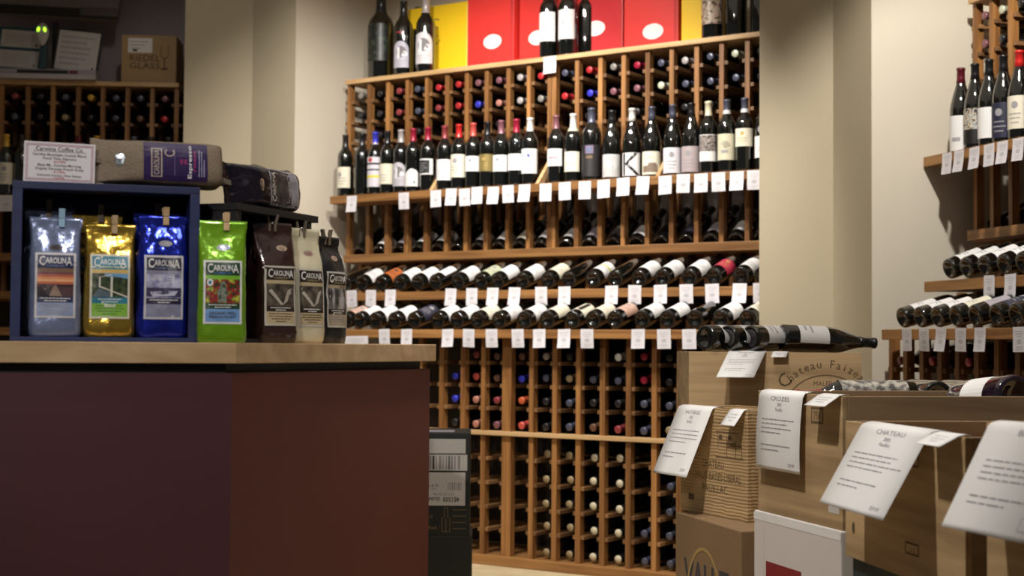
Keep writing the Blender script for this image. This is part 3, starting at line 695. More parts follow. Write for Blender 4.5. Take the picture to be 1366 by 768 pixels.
for i, (u, c) in enumerate(((.055, 'maroon'), (.276, 'crimson'), (.51, 'crimson'))):
    neck_out(PR, n_r, u, .38, .974, c, '%s capped bottle below the right rack lower step, %s from left' % (c, ORD[i]), 'bottles in the right rack lower cubbies')

# ------------------------------------------------------------------ far left rack contents
c1, c2 = 'dull red,dark,slate,yellow,slate,slate,mauve'.split(','), 'slate,dark,tan,dark,slate,brown,red'.split(',')
for nm, h, cs in (('top', 2.352, c1), ('second', 2.241, c2)):
    for i, (u, c) in enumerate(zip([-.42, -.285, -.152, -.017, .118, .249, .380], cs)):
        neck_out(PL, n_l, u, 0, h, c, '%s capped bottle in %s cubby row of far left rack, %s from left' % (c, nm, ORD[i]), 'bottles in the far left rack cubbies')
for i, (u, c, d) in enumerate(((-.431, 'yellow', 'gold neck and cream label beside the sign'), (-.350, 'dark', 'dark neck just left of the sign'), (-.054, 'maroon', 'maroon neck peeking above the sign'), (.043, 'yellow', 'gold neck between sign and sack-cloth bag'),
                               (.238, 'slate', 'slate neck, first peeking over the lying bag'), (.329, 'dark', 'dark neck, second peeking over the lying bag'), (.42, 'dark', 'dark neck next to the beige pillar'))):
    bottle(PL(u, .105) + Z * TIER['disp'], Z, n_l, 'bordeaux', c, ('p9', plain(CREAM, .06, .175, 1.25, 9)) if c == 'yellow' else None, 'far left rack bottle with ' + d, 'bottles standing on the far left rack')
price_tag(PL, e_l, -.41, .172, 1.794, 'white price tag on the far left rack beside the blue crate', None, 1.25)

KRAFT = flat('kraft_card', (.40, .27, .135), .8, var=.06, scale=8)
t = thing('carton', 'small kraft carton with printed wine glass on the far left rack', 'box', frame(PL(.145, .0) + Z * TZ, e_l))
box('carton_body', (0, 0, 0), (.295, .26, .262), KRAFT, t, .003)
S = planeS((0, 0, 0), (1, 0, 0), (0, 0, 1)); a_ = Art()
a_.rect(.035, .165, .165, .245, WHITE, 0); a_.lines(.045, .15, .18, .235, 3, INK, 1, .25, random.Random(3)); a_.rect(.06, .172, .085, .184, INKD, 1); a_.build('shipping_label', S, t)
a_ = Art(); a_.text('RIEDEL', .125, .118, .052, INKB, 0, .01, width=.165); a_.text('GLASS', .125, .078, .045, INKB, 0, .01, width=.165)
for i in range(10):
    t0, t1 = math.pi + math.pi * i / 10, math.pi + math.pi * (i + 1) / 10
    f = lambda t_, k: (.232 + k * math.cos(t_), .165 + k * 1.3 * math.sin(t_))
    a_.poly([f(t0, .024), f(t1, .024), f(t1, .020), f(t0, .020)], INKB, 0)
for sx in (-1, 1): a_.poly([(.232 + sx * .024, .165), (.232 + sx * .019, .208), (.232 + sx * .0155, .208), (.232 + sx * .020, .165)], INKB, 0)
a_.rect(.229, .078, .235, .135, INKB, 0); a_.ellipse(.232, .078, .022, .006, INKB, 0); a_.build('printed_glass', S, t)

def placard(u, w, h, lean, board, pages, label, mat_b, roll):
    t = thing('placard', label, 'sign', frame(PL(u, .0) + Z * (TZ + .058), e_l) @ Matrix.Rotation(-lean, 4, 'X') @ Matrix.Rotation(roll, 4, 'Y'), None)
    box('board', (0, 0, 0), (w, .012, h), mat_b, t, .002)
    Sp = planeS((0, 0, 0), (1, 0, 0), (0, 0, 1))
    for (x0, z0, x1, z1, sd) in pages:
        a_ = Art(); a_.rect(x0, z0, x1, z1, flat('page_grey', (.56, .54, .53), .7), 0); a_.lines(x0 + .02, x1 - .02, z0 + .02, z1 - .02, 6, INK, 1, .25, random.Random(sd)); a_.rect(x1 - .025, z0 + .01, x1 - .014, z0 + .022, INKD, 1)
        a_.build('page', Sp, t)
    return t
placard(-.535, .250, .250, .18, None, [(.020, .134, .232, .232, 1), (.020, .018, .232, .116, 2)], 'teal bordered board with two pale notices on far left rack', flat('board_teal', (.015, .07, .10), .5), .05)
placard(-.230, .250, .252, .18, None, [(.014, .014, .236, .238, 3)], 'black framed page leaning beside the green-eyed device on far left rack', BLACK, .09)
t = thing('paper_tray', 'flat pale tray with dark stripe under the leaning notices', 'tray', frame(PL(-.495, .07) + Z * TZ, e_l))
box('tray_base', (0, 0, 0), (.515, .16, .026), flat('tray_grey', (.44, .40, .42), .6), t, .002)
box('tray_lid', (0, .01, .026), (.515, .16, .054), flat('tray_grey2', (.36, .33, .36), .6), t, .002)
box('stripe', (.10, .008, .030), (.37, .012, .048), BLACK, t); box('red_stripe', (.375, .008, .030), (.42, .012, .048), flat('stripe_plum', (.16, .02, .05), .6), t)
t = thing('till_display', 'dark screen on a stand above the far left rack', 'screen', frame(PL(-.22, -.10) + Z * TZ, e_l))
box('pole', (-.03, .0, 0), (.0, .03, .345), BLACK, t, .003); box('foot', (-.10, -.03, .0), (.07, .10, .012), BLACK, t, .003)
tilt = Matrix.Translation((0, -.03, .362)) @ Matrix.Rotation(.035, 4, 'Y') @ Matrix.Rotation(-.35, 4, 'X')
box('screen_body', (-.42, -.03, 0), (.33, .03, .40), flat('screen_grey', (.20, .17, .17), .5), t, .006, tilt)
box('lower_bezel', (-.42, -.038, -.01), (.335, -.028, .045), BLACK, t, .003, tilt)
box('bezel_clip', (.13, -.043, .0), (.335, -.036, .055), flat('bezel_grey', (.10, .085, .09), .4), t, .003, tilt)
t = thing('light_pod', 'small white device with two glowing green lights on far left rack', 'device', frame(PL(-.262, .07) + Z * (TZ + .054), e_l))
box('stem', (-.014, .0, 0), (.020, .03, .16), flat('stem_teal', (.02, .055, .075), .5), t, .003)
bm = bmesh.new()
bmesh.ops.create_uvsphere(bm, u_segments=20, v_segments=12, radius=1)
for v in bm.verts:
    zz = v.co.z; v.co = V((v.co.x * (.036 if zz > 0 else .036 - .012 * -zz), v.co.y * .022, zz * .062))
obj('shell', mesh_from(bm, 'shell', flat('pod_white', (.52, .49, .48), .4), True), t, Matrix.Translation((0, -.005, .185)))
GRN = flat('led_green', (.3, .8, .02), .4, emit=((.42, 1.0, .03), 2.2))
for sx in (-1, 1):
    bm = bmesh.new(); bmesh.ops.create_uvsphere(bm, u_segments=14, v_segments=8, radius=1)
    obj('led', mesh_from(bm, 'led', GRN, True), t, Matrix.Translation((sx * .017, -.025, .207)) @ Matrix.Rotation(sx * -.2, 4, 'Y') @ Matrix.Diagonal((.008, .005, .013, 1)))

# ------------------------------------------------------------------ coffee counter
C0 = V((-.517, 2.82, 0)); Lh = V((.950, .312, 0)).normalized(); Rh = V((.457, .889, 0)).normalized(); Eh = V((-.306, .952, 0)).normalized()
R1_ = C0 + Rh * .748; L0 = C0 - Lh * 1.7; R2_ = R1_ + Eh * .45; B0 = L0 + V((-.312, .95, 0)) * .95
B1_ = R2_ - Lh * .75 + V((-.312, .95, 0)) * 0.02
n_f, n_c = V((-.312, .95, 0)), V((-.889, .457, 0))
def inset(d):
    # front polygon moved inward by d
    def isec(p, a, q, b):
        det = a.x * -b.y + b.x * a.y; t_ = ((q.x - p.x) * -b.y + b.x * (q.y - p.y)) / det; return p + a * t_
    c0 = isec(C0 + n_f * d, Lh, C0 + n_c * d, Rh); ne = V((-.952, -.306, 0)); r1 = isec(C0 + n_c * d, Rh, R1_ + ne * d, Eh)
    return [L0 + n_f * d, c0, r1, r1 + Eh * .42, B0]
CT = 1.0215
cnt = thing('counter', 'dark maroon counter with maple top and angled corner holding the coffee display', 'counter', Matrix.Identity(4))
prism('countertop', inset(0.0), .9825, CT, MAPLE, cnt, .002)
prism('reveal_strip', inset(.035), .955, .9825, BLACK, cnt)
MAROON = flat('panel_maroon', (.070, .020, .026), .42, var=.08, scale=6, bump=.03)
RUST = flat('panel_rust', (.105, .026, .017), .42, var=.08, scale=6, bump=.03)
ii, jj = inset(.013), inset(.035)
prism('front_panel', [ii[0], ii[1], jj[1], jj[0]], .0, .965, MAROON, cnt)
prism('corner_panel', [ii[1], ii[2], jj[2], jj[1]], .0, .965, RUST, cnt)
prism('end_panel', [ii[2], ii[3], jj[3], jj[2]], .0, .965, RUST, cnt)
prism('counter_body', inset(.036), .03, .955, BLACK, cnt)

# blue crate on its side
NAVY = wood('navy_paint_wood', (.008, .014, .066), (.015, .025, .105), 'X', 1, .5, .15)
NAVYD = wood('navy_paint_inside', (.009, .016, .080), (.016, .027, .12), 'X', 1, .55, .15)
FC = frame(C0 + n_f * .032 - Lh * .405 + Z * CT, Lh)
crate = thing('display_crate', 'navy blue painted wooden crate on its side, open to the front, on the counter', 'crate', FC)
CW, CH, CDp = .337, .293, .19
box('base_board', (0, 0, 0), (CW, CDp, .008), NAVY, crate, .001)
box('top_board', (0, 0, CH - .014), (CW, CDp, CH), NAVY, crate, .001)
box('side_board', (0, 0, .008), (.018, CDp, CH - .014), NAVY, crate, .001)
box('side_board', (CW - .018, 0, .008), (CW, CDp, CH - .014), NAVY, crate, .001)
box('back_board', (.018, CDp - .01, .008), (CW - .018, CDp, CH - .014), NAVYD, crate)

# black crate
Bx = V((.357, .934, 0)).normalized()
FB = frame(V((-.534, 2.90, 0)) + Z * CT, Bx)
BLKW = wood('black_paint_wood', (.010, .009, .010), (.022, .020, .022), 'X', 1, .5, .15)
bcr = thing('display_crate', 'black painted wooden crate angled beside the navy crate, open to the right', 'crate', FB)
BW, BH, BD = .300, .2715, .17
box('base_board', (0, 0, 0), (BW, BD, .008), BLKW, bcr, .001); box('top_board', (-.002, -.004, BH - .014), (BW + .022, BD, BH), BLKW, bcr, .001)
box('side_board', (0, 0, .008), (.016, BD, BH - .014), BLKW, bcr, .001); box('side_board', (BW - .014, 0, .008), (BW, BD, BH - .014), BLKW, bcr, .001)
box('back_board', (.016, BD - .01, .008), (BW - .014, BD, BH - .014), BLKW, bcr)

# ------------------------------------------------------------------ coffee bags
class Bag:
    def __init__(s, W, D, H, seed, crumple=.0022): s.W, s.D, s.H, s.seed, s.c = W, D, H, seed, crumple
    def dims(s, z):
        t = z / s.H
        d = s.D * (1.10 - .30 * t if t < .62 else max(.03, .914 - .90 * (t - .62) / .31) if t < .93 else .03)
        d = max(d, .004)
        w = s.W * (1 - .035 * math.sin(math.pi * min(1, t / .93)) + (.02 if t > .9 else 0))
        if t < .09: k = .86 + .14 * math.sqrt(t / .09); d *= k; w *= .5 + .5 * k
        return w / 2, d / 2
    def nz(s, x, z, side):
        t = z / s.H; amp = s.c * (.6 + 1.5 * max(0, t - .5)) * (.4 if t > .93 else 1)
        q = V((x * 26, z * 22, s.seed * 3.7 + side * 5)); q2 = V((x * 60 + z * 30, z * 45 - x * 20, s.seed * 1.3 + side * 9))
        return amp * (noise.noise(q) * 1.6 + noise.noise(q2) * .7 + abs(noise.noise(q * .5)) * 1.2)
    def front(s, x, z, l=0.0):
        w, d = s.dims(z); n = 7.0
        a_ = min(1, abs(x) / w)
        y = d * (1 - a_ ** n) ** (1 / n)
        return V((x, -(y + .004 * (1 - a_ * a_) * min(1, d / .02) + s.nz(x, z, 0)) - l, z))
    def mesh(s, mat):
        bm = bmesh.new(); NX, NZ, NS = 18, 34, 8; rings = []
        for k in range(NZ + 1):
            z = s.H * k / NZ; w, d = s.dims(z); ring = []
            for i in range(NX + 1):                                   # front
                x = -w * .985 + 2 * w * .985 * i / NX; p = s.front(x, z); ring.append(p)
            t = z / s.H; tuck = .35 * max(0, (t - .55) / .4) * s.D * (1 if t < .93 else .0)
            for j in range(1, NS):                                    # right gusset
                f = j / NS; y = -d * .9 + 2 * d * .9 * f; ring.append(V((w - tuck * math.sin(math.pi * f) + s.nz(y, z, 1), y, z)))
            for i in range(NX + 1):
                x = w * .985 - 2 * w * .985 * i / NX; p = s.front(x, z); p2 = V((x, -p.y, z)); ring.append(p2)
            for j in range(1, NS):
                f = j / NS; y = d * .9 - 2 * d * .9 * f; ring.append(V((-w + tuck * math.sin(math.pi * f) - s.nz(y, z, 2), y, z)))
            rings.append([bm.verts.new(p) for p in ring])
        n = len(rings[0])
        for a_, b_ in zip(rings, rings[1:]):
            for i in range(n): bm.faces.new((a_[i], a_[(i + 1) % n], b_[(i + 1) % n], b_[i]))
        bm.faces.new(rings[0][::-1]); bm.faces.new(rings[-1])
        bmesh.ops.recalc_face_normals(bm, faces=bm.faces)
        return mesh_from(bm, 'pouch', mat, True)

def foil(name, col, rough=.28, metal=.55, bump=.35, bscale=70):
    return flat(name, col, rough * .75, metal, .6, .6, .10, 14, bump * 1.5, bscale * .8)

def coffee_art(W, H, P):
    """label print in a W x H field, v up from its foot"""
    a_ = Art(); w = W / 2
    a_.rect(-w, 0, w, H, P['border'], 0, 8, 10)
    b = W * .055; x0, x1 = -w + b, w - b
    Y = lambda f: b + (H - 2 * b) * f
    a_.rect(x0, Y(.0), x1, Y(.215), P['foot'], 1, 8, 3)
    a_.rect(x0, Y(.215), x1, Y(.315), P['band'], 1, 8, 2)
    a_.rect(x0, Y(.315), x1, Y(.715), P['pic'], 1, 8, 5)
    a_.rect(x0, Y(.715), x1, Y(.78), P['strip'], 1, 8, 1)
    a_.rect(x0, Y(.78), x1, Y(1.0), P['head'], 1, 8, 3)
    h = (H - 2 * b) * .22
    a_.text('AROLIN', .0005, Y(.78) + h * .36, h * .62, WHITE, 3, .012, width=(x1 - x0) * .56)
    a_.text('C', x0 + (x1 - x0) * .13, Y(.78) + h * .22, h * .98, WHITE, 3, .012, width=(x1 - x0) * .16)
    a_.text('A', x0 + (x1 - x0) * .87, Y(.78) + h * .22, h * .90, WHITE, 3, .012, width=(x1 - x0) * .18)
    a_.text('COFFEE CO.', 0, Y(.78) + h * .10, h * .22, P.get('sub', INKL), 3, .01, width=(x1 - x0) * .5)
    r = random.Random(P['seed'])
    a_.lines(x0 + .004, x1 - .004, Y(.225), Y(.305), 2, WHITE, 2, .35, r, center=True)
    a_.lines(x0 + .004, x1 - .004, Y(.02), Y(.20), 4, P.get('footink', INK), 2, .35, r, center=True)
    if 'over' in P: P['over'](a_, x0, x1, Y)
    return a_

def coffee_bag(label, mtx, W, D, H, mat, P, seed, lw=.072, lh=.120, lz=.035, lx=0.0, peg=PEGW, pegx=0.0, valve=None, group='coffee bags on the counter', crumple=.0024, pegrot=0.0, print_fn=None):
    B = Bag(W, D, H, seed, crumple)
    t = thing('coffee_bag', label, 'coffee bag', mtx, group)
    obj('pouch', B.mesh(mat), t)
    a_ = (print_fn or (lambda: coffee_art(lw, lh, P)))()
    a_.build('label', lambda u, v, l: B.front(u + lx, v + lz, l), t, .0003, None, .0009, .010)
    if valve is not None:
        a2 = Art(); a2.ellipse(valve[0], valve[1], .0125, .006 if not print_fn else .009, valve[2], 0, 18); a2.ellipse(valve[0], valve[1], .007, .0032, valve[3], 1, 14)
        a2.build('valve', lambda u, v, l: B.front(u, v, l), t, .0004)
    if peg is not None:
        pm = Matrix.Translation((pegx, 0, H - .018)) @ Matrix.Rotation(pegrot, 4, 'Z')
        bm = bmesh.new()
        for sy in (-1, 1):
            bm_box(bm, (-.0055, min(sy * .0035, sy * .0085), 0), (.0055, max(sy * .0035, sy * .0085), .016))
            vs = bm_box(bm, (-.0055, min(sy * .0045, sy * .0095), .016), (.0055, max(sy * .0045, sy * .0095), .034))
            for v in vs[4:]: v.co.y += sy * .004
        pg = obj('clothespin', mesh_from(bm, 'clothespin', peg, False, .0008), t, pm)
        bm = bmesh.new(); bmesh.ops.create_cone(bm, segments=12, radius1=.003, radius2=.003, depth=.012, cap_ends=True, matrix=Matrix.Translation((0, 0, .017)) @ Matrix.Rotation(math.pi / 2, 4, 'Y'))
        obj('spring', mesh_from(bm, 'spring', flat('spring_steel', (.35, .34, .33), .3, .9), True), pg)
    return t

def at_crate(x, y, z=.008, yaw=0.0): return FC @ Matrix.Translation((x, y, z)) @ Matrix.Rotation(yaw, 4, 'Z')
PALE = flat('label_border_pale', (.62, .60, .62), .4); PALEB = flat('label_ice', (.27, .33, .52), .4); NAVYI = flat('ink_navy', (.025, .03, .10), .4)
def o_sunset(a_, x0, x1, Y):
    cols = [(.20, .07, .09), (.50, .14, .08), (.72, .28, .12), (.80, .42, .20), (.55, .14, .07), (.12, .05, .06)]
    for k, c in enumerate(cols): a_.rect(x0, Y(.715 - .235 * (k + 1) / 6), x1, Y(.715 - .235 * k / 6), flat('sunset_%d' % k, c, .4), 2, 8, 1)
    d = flat('print_night', (.035, .022, .03), .4); a_.poly([(x0, Y(.32)), (x0 + .022, Y(.32)), (x0 + .026, Y(.48)), (x0, Y(.46))], d, 3)
    b_ = flat('print_pier', (.30, .20, .15), .4); m_ = (x0 + x1) / 2
    a_.poly([(m_ - .012, Y(.32)), (m_ + .012, Y(.32)), (m_ + .0015, Y(.50)), (m_ - .0015, Y(.50))], b_, 3); a_.rect(m_ + .003, Y(.485), x1, Y(.505), d, 3, 4, 1)
    a_.ellipse(x0 + .012, Y(.42), .007, .010, d, 4); a_.poly([(x0 + .004, Y(.42)), (x0 + .02, Y(.47)), (x0 + .021, Y(.455)), (x0 + .006, Y(.40))], b_, 4)
P_ice = dict(border=PALE, foot=PALEB, band=NAVYI, pic=ramp_noise('print_dusk', [(.3, (.05, .025, .04)), (.7, (.13, .06, .06))], 60, 3), strip=flat('strip_umber', (.22, .13, .08), .4), head=NAVYI, sub=PALEB, seed=1, over=o_sunset)
def o_park(a_, x0, x1, Y):
    sk = flat('print_sky', (.16, .36, .60), .4); w_ = flat('print_offwhite', (.70, .68, .60), .4); m_ = (x0 + x1) / 2
    a_.poly([(m_ - .012, Y(.715)), (x1, Y(.715)), (x1, Y(.63)), (m_ + .008, Y(.66)), (m_ - .006, Y(.65))], sk, 2)
    a_.rect(m_ + .001, Y(.32), m_ + .005, Y(.66), w_, 3); a_.rect(x0 + .012, Y(.48), x0 + .015, Y(.65), w_, 3)
    a_.poly([(x0 + .012, Y(.51)), (x0 + .012, Y(.485)), (x1, Y(.315)), (x1, Y(.335))], w_, 3); a_.poly([(x0 + .013, Y(.65)), (x0 + .016, Y(.66)), (m_ + .003, Y(.70)), (m_ + .003, Y(.68))], w_, 3)
    a_.poly([(x0, Y(.32)), (m_, Y(.32)), (m_, Y(.40)), (x0 + .012, Y(.46))], flat('print_bench', (.12, .16, .20), .4), 2)
    a_.text('Blend', 0, Y(.158), .009, WHITE, 3, .02)
TEAL = flat('ink_teal', (.02, .20, .30), .4)
P_gold = dict(border=flat('label_border_cream', (.68, .64, .52), .4), foot=flat('print_leaf', (.22, .46, .05), .4), band=TEAL, pic=ramp_noise('print_park', [(.35, (.012, .018, .016)), (.6, (.05, .08, .03)), (.75, (.14, .14, .06))], 120, 3), strip=flat('strip_ochre', (.62, .42, .12), .4), head=TEAL, sub=flat('ink_mint', (.35, .55, .45), .4), seed=2, over=o_park, footink=flat('ink_moss', (.06, .16, .03), .5))
def o_boat(a_, x0, x1, Y):
    l_ = flat('print_foam', (.52, .52, .66), .4); d = flat('print_sea', (.045, .04, .10), .4); m_ = (x0 + x1) / 2
    a_.rect(x0, Y(.34), x1, Y(.49), d, 2, 8, 1); a_.poly([(x0 + .006, Y(.42)), (x1 - .006, Y(.44)), (x1 - .012, Y(.36)), (x0 + .012, Y(.34))], l_, 3); a_.poly([(x0 + .014, Y(.405)), (x1 - .016, Y(.42)), (m_, Y(.375))], d, 4)
    a_.rect(m_ + .010, Y(.55), m_ + .014, Y(.68), l_, 3); 
    for k in range(3): a_.rect(m_ + .0095, Y(.56 + k * .04), m_ + .0145, Y(.575 + k * .04), d, 4)
P_blue = dict(border=flat('label_border_lilac', (.58, .56, .60), .4), foot=flat('print_steel', (.24, .25, .40), .4), band=flat('ink_night', (.02, .018, .05), .4), pic=ramp_noise('print_clouds', [(.35, (.12, .12, .25)), (.6, (.50, .50, .68))], 50, 4), strip=flat('strip_grey', (.25, .25, .36), .4), head=flat('ink_night', (.02, .018, .05), .4), sub=PALEB, seed=3, over=o_boat)
def o_roses(a_, x0, x1, Y): a_.ellipse(x0 + .008, Y(.66), .006, .007, WHITE, 3); a_.ellipse(x0 + .008, Y(.66), .003, .0035, TEAL, 4); a_.text('ORGANIC PERU', 0, Y(.125), .007, INKD, 3, .02); a_.text('FRENCH ROAST', 0, Y(.065), .007, INKD, 3, .02); a_.poly([(-.008, Y(.33)), (.006, Y(.33)), (.009, Y(.5)), (.003, Y(.68)), (-.004, Y(.66)), (-.010, Y(.48))], ramp_noise('print_figure', [(.4, (.04, .07, .03)), (.52, (.30, .33, .30)), (.62, (.10, .14, .06))], 150, 3), 2)
DGRN = flat('ink_darkgreen', (.012, .05, .02), .4)
P_green = dict(border=flat('label_border_white', (.72, .72, .70), .4), foot=flat('print_sky2', (.17, .34, .66), .4), band=DGRN, pic=ramp_noise('print_roses', [(.36, (.02, .05, .01)), (.44, (.25, .012, .02)), (.52, (.42, .03, .03)), (.57, (.06, .12, .02)), (.66, (.50, .52, .05))], 95, 3), strip=flat('strip_lime', (.20, .50, .04), .4), head=DGRN, sub=flat('ink_blue', (.08, .22, .55), .4), seed=4, over=o_roses, footink=flat('print_sky2', (.17, .34, .66), .4))
BRN = flat('ink_espresso', (.028, .018, .012), .4); TAN = flat('label_tan', (.50, .40, .24), .45)
def o_petal(a_, x0, x1, Y):
    p = flat('print_petal', (.50, .45, .38), .4); m_ = (x0 + x1) / 2
    a_.poly([(m_, Y(.34)), (m_ + .008, Y(.34)), (x0 + .010, Y(.62)), (x0 + .004, Y(.58))], p, 2); a_.poly([(m_ + .006, Y(.34)), (m_ + .016, Y(.40)), (x1 - .006, Y(.64)), (x1 - .016, Y(.60))], p, 2)
P_brown = dict(border=flat('label_border_bone', (.56, .53, .47), .4), foot=TAN, band=BRN, pic=ramp_noise('print_sepia_photo', [(.35, (.025, .02, .018)), (.65, (.16, .13, .10))], 60, 4), strip=TAN, head=BRN, sub=TAN, seed=5, over=o_petal, footink=BRN)
P_black = dict(border=flat('label_border_ash', (.50, .48, .45), .4), foot=flat('label_dust', (.34, .28, .19), .45), band=BRN, pic=ramp_noise('print_falls', [(.40, (.05, .045, .045)), (.62, (.42, .40, .40))], 45, 4, .4, (1.6, 1.6, .5)), strip=flat('label_dust', (.34, .28, .19), .45), head=BRN, sub=TAN, seed=6)

F_ice = foil('foil_ice_blue', (.24, .29, .48), .30, .45, .25); F_gold = foil('foil_gold', (.62, .40, .06), .26, .85, .30)
F_blue = foil('foil_royal_blue', (.018, .035, .50), .22, .75, .5, 60); F_green = foil('foil_lime_green', (.19, .42, .012), .30, .35, .25); F_brown = foil('foil_chocolate', (.040, .017, .014), .32, .2, .25)
F_cream = foil('foil_cream', (.50, .385, .23), .4, .1, .2); F_black = foil('foil_black', (.012, .012, .018), .2, .4, .7, 45); F_kraft = flat('burlap_bag', (.20, .15, .105), .6, 0, .4, .0, .25, 260, .4, 300); F_ink = foil('foil_black_purple', (.014, .010, .022), .2, .4, .7, 50)
PEGB = flat('peg_pale_blue', (.35, .55, .75), .4); PEGD = wood('peg_dark', (.10, .08, .06), (.2, .15, .10), 'Z', 2.0)
SLOT = (flat('valve_dark', (.07, .06, .07), .4), flat('valve_darker', (.04, .035, .04), .4))
def at_c2(px): return px
kx = lambda px: (px - 16.0) / (264.0 - 16.0)            # fraction across the crate front
coffee_bag('pale ice blue foil coffee bag, pale blue clothespin, front left in navy crate', at_crate(.078, .034), .092, .056, .222, F_ice, P_ice, 1, valve=(-.0, .165, *SLOT), peg=PEGB, pegx=.010)
coffee_bag('second ice blue coffee bag half hidden behind the front ice blue bag', at_crate(.066, .100), .092, .056, .244, F_ice, P_ice, 2, peg=PEGD, pegx=.0)
coffee_bag('gold foil coffee bag with green footed label in front in navy crate', at_crate(.175, .034), .092, .056, .213, F_gold, P_gold, 3, peg=PEGW, pegx=.008)
coffee_bag('second gold coffee bag half hidden behind the front gold bag', at_crate(.155, .100), .092, .056, .238, F_gold, P_gold, 4, peg=PEGD, pegx=.006)
coffee_bag('royal blue foil coffee bag with lilac label in front in navy crate', at_crate(.271, .034, .008, .05), .092, .056, .232, F_blue, P_blue, 5, peg=PEGW, pegx=.006, valve=(.004, .178, flat('valve_grey', (.30, .30, .36), .4), flat('valve_grey2', (.36, .36, .42), .4)), crumple=.0046)
coffee_bag('second royal blue coffee bag in shadow behind the front royal blue bag', at_crate(.268, .102), .090, .056, .246, F_blue, P_blue, 6, peg=PEGD, pegx=.0, crumple=.0026)
gp = C0 + n_f * .035 - Lh * .026 + Z * CT
coffee_bag('lime green foil coffee bag with white bordered rose label before black crate', frame(gp, Lh), .092, .050, .231, F_green, P_green, 7, peg=PEGW, pegx=.008, valve=(.002, .180, flat('valve_silver', (.45, .48, .58), .25, .8), flat('valve_silver2', (.50, .52, .6), .25, .8)))
def turned(x, y, deg):
    a_ = math.radians(deg); return frame(V((x, y, CT)), (math.cos(a_), math.sin(a_), 0))
VB = (flat('valve_bone', (.45, .33, .24), .4), flat('valve_bone2', (.32, .22, .16), .4))
coffee_bag('chocolate brown coffee bag standing at the black crate opening, leftmost there', turned(-.488, 3.035, 40), .092, .068, .244, F_brown, P_brown, 8, peg=PEGD, pegx=.0, valve=(.012, .192, *VB), pegrot=1.3)
coffee_bag('cream coffee bag between the brown and the black bags', turned(-.440, 3.133, 50), .090, .056, .240, F_cream, P_brown, 9, peg=PEGD, pegx=-.004, valve=(.004, .188, flat('valve_rose', (.36, .22, .20), .4), flat('valve_rose2', (.30, .18, .16), .4)), pegrot=1.2)
coffee_bag('shiny black coffee bag at the right end of the counter display', turned(-.404, 3.252, 62), .090, .056, .232, F_black, P_black, 10, peg=PEGD, pegx=.0, valve=(.010, .185, *VB), pegrot=1.2, crumple=.0034)

def kraft_art():
    a_ = Art(); KS = 1.16; pu = flat('label_purple', (.030, .015, .080), .3, 0, .5, .3); tn = flat('print_sand', (.42, .34, .28), .4); mg = flat('print_magenta', (.45, .03, .18), .4)
    a_.rect(-.039, 0, .039, .104, pu, 0, 8, 8)
    S_ = .0
    # stamp box, lettering runs across the bag's length when it lies down
    def quad(x0, y0, x1, y1, mat, l): a_.rect(x0, y0, x1, y1, mat, l, 2, 2)
    for (x0, y0, x1, y1) in ((-.033, .074, .026, .076), (-.033, .090, .026, .092), (-.033, .074, -.031, .092), (.024, .074, .026, .092)): quad(x0, y0, x1, y1, tn, 1)
    a_.text('CAROLINA', -.0035, .079, .0125, tn, 1, .02, width=.05)
    for i in range(12):
        t0, t1 = .6 + 5.0 * i / 12, .6 + 5.0 * (i + 1) / 12; f = lambda t_, k: (.018 + k * math.cos(t_), .062 + k * math.sin(t_))
        a_.poly([f(t0, .0085), f(t1, .0085), f(t1, .0062), f(t0, .0062)], tn, 1)
    quad(-.030, .0535, .028, .0543, flat('print_plumline', (.16, .12, .26), .4), 1)
    a_.text('RED', 0, .041, .006, mg, 1, .02); a_.text('EYE', 0, .034, .006, mg, 1, .02)
    a_.text('Espresso', 0, .0265, .0085, WHITE, 1, .01, width=.068); a_.text('roast', .002, .020, .006, mg, 1, .01, width=.045)
    a_.lines(-.030, .030, .004, .016, 3, flat('print_lilac', (.42, .40, .55), .4), 1, .35, random.Random(8))
    a_.items = [([(p[0] * .93, p[1] * KS) for p in P], f, m_, l) for P, f, m_, l in a_.items]
    return a_
# lying bags: bag z axis runs along the crate, its front faces the shopper
def lying(center, zaxis, face, H):
    z = V(zaxis).normalized(); y = -(V(face) - z * V(face).dot(z)).normalized(); x = y.cross(z)
    mm = Matrix((x, y, z)).transposed().to_4x4(); mm.translation = V(center) - z * (H / 2); return mm
kd = V((-.896, -.444, 0)).normalized(); kf = V((.444, -.896, .12))
coffee_bag('sack-cloth coffee bag with purple label lying on top of navy crate', lying((-.683, 2.851, CT + CH + .046), kd, kf, .244), .083, .058, .244, F_kraft, None, 11, print_fn=kraft_art, lz=.030, peg=PEGD, pegx=.0, valve=(.002, .192, flat('valve_mirror', (.45, .50, .55), .15, .9), flat('valve_mirror2', (.3, .35, .4), .15, .9)), crumple=.0012)
bd = -Bx
coffee_bag('black coffee bag with grey label lying on top of black crate', lying(FB @ V((.140, .045, BH + .0425)), bd, V((.93, -.36, .15)), .245), .084, .066, .245, F_ink, dict(P_black, border=flat('label_border_grey', (.45, .43, .48), .4), foot=flat('print_fog', (.30, .28, .32), .4), pic=ramp_noise('print_shade', [(.4, (.03, .025, .025)), (.65, (.12, .10, .10))], 40, 3), strip=flat('strip_shade', (.06, .05, .05), .4), seed=9), 12, lz=.016, lw=.076, lh=.105, peg=flat('peg_taupe', (.22, .18, .14), .5), valve=(.0, .150, *VB), crumple=.0045)

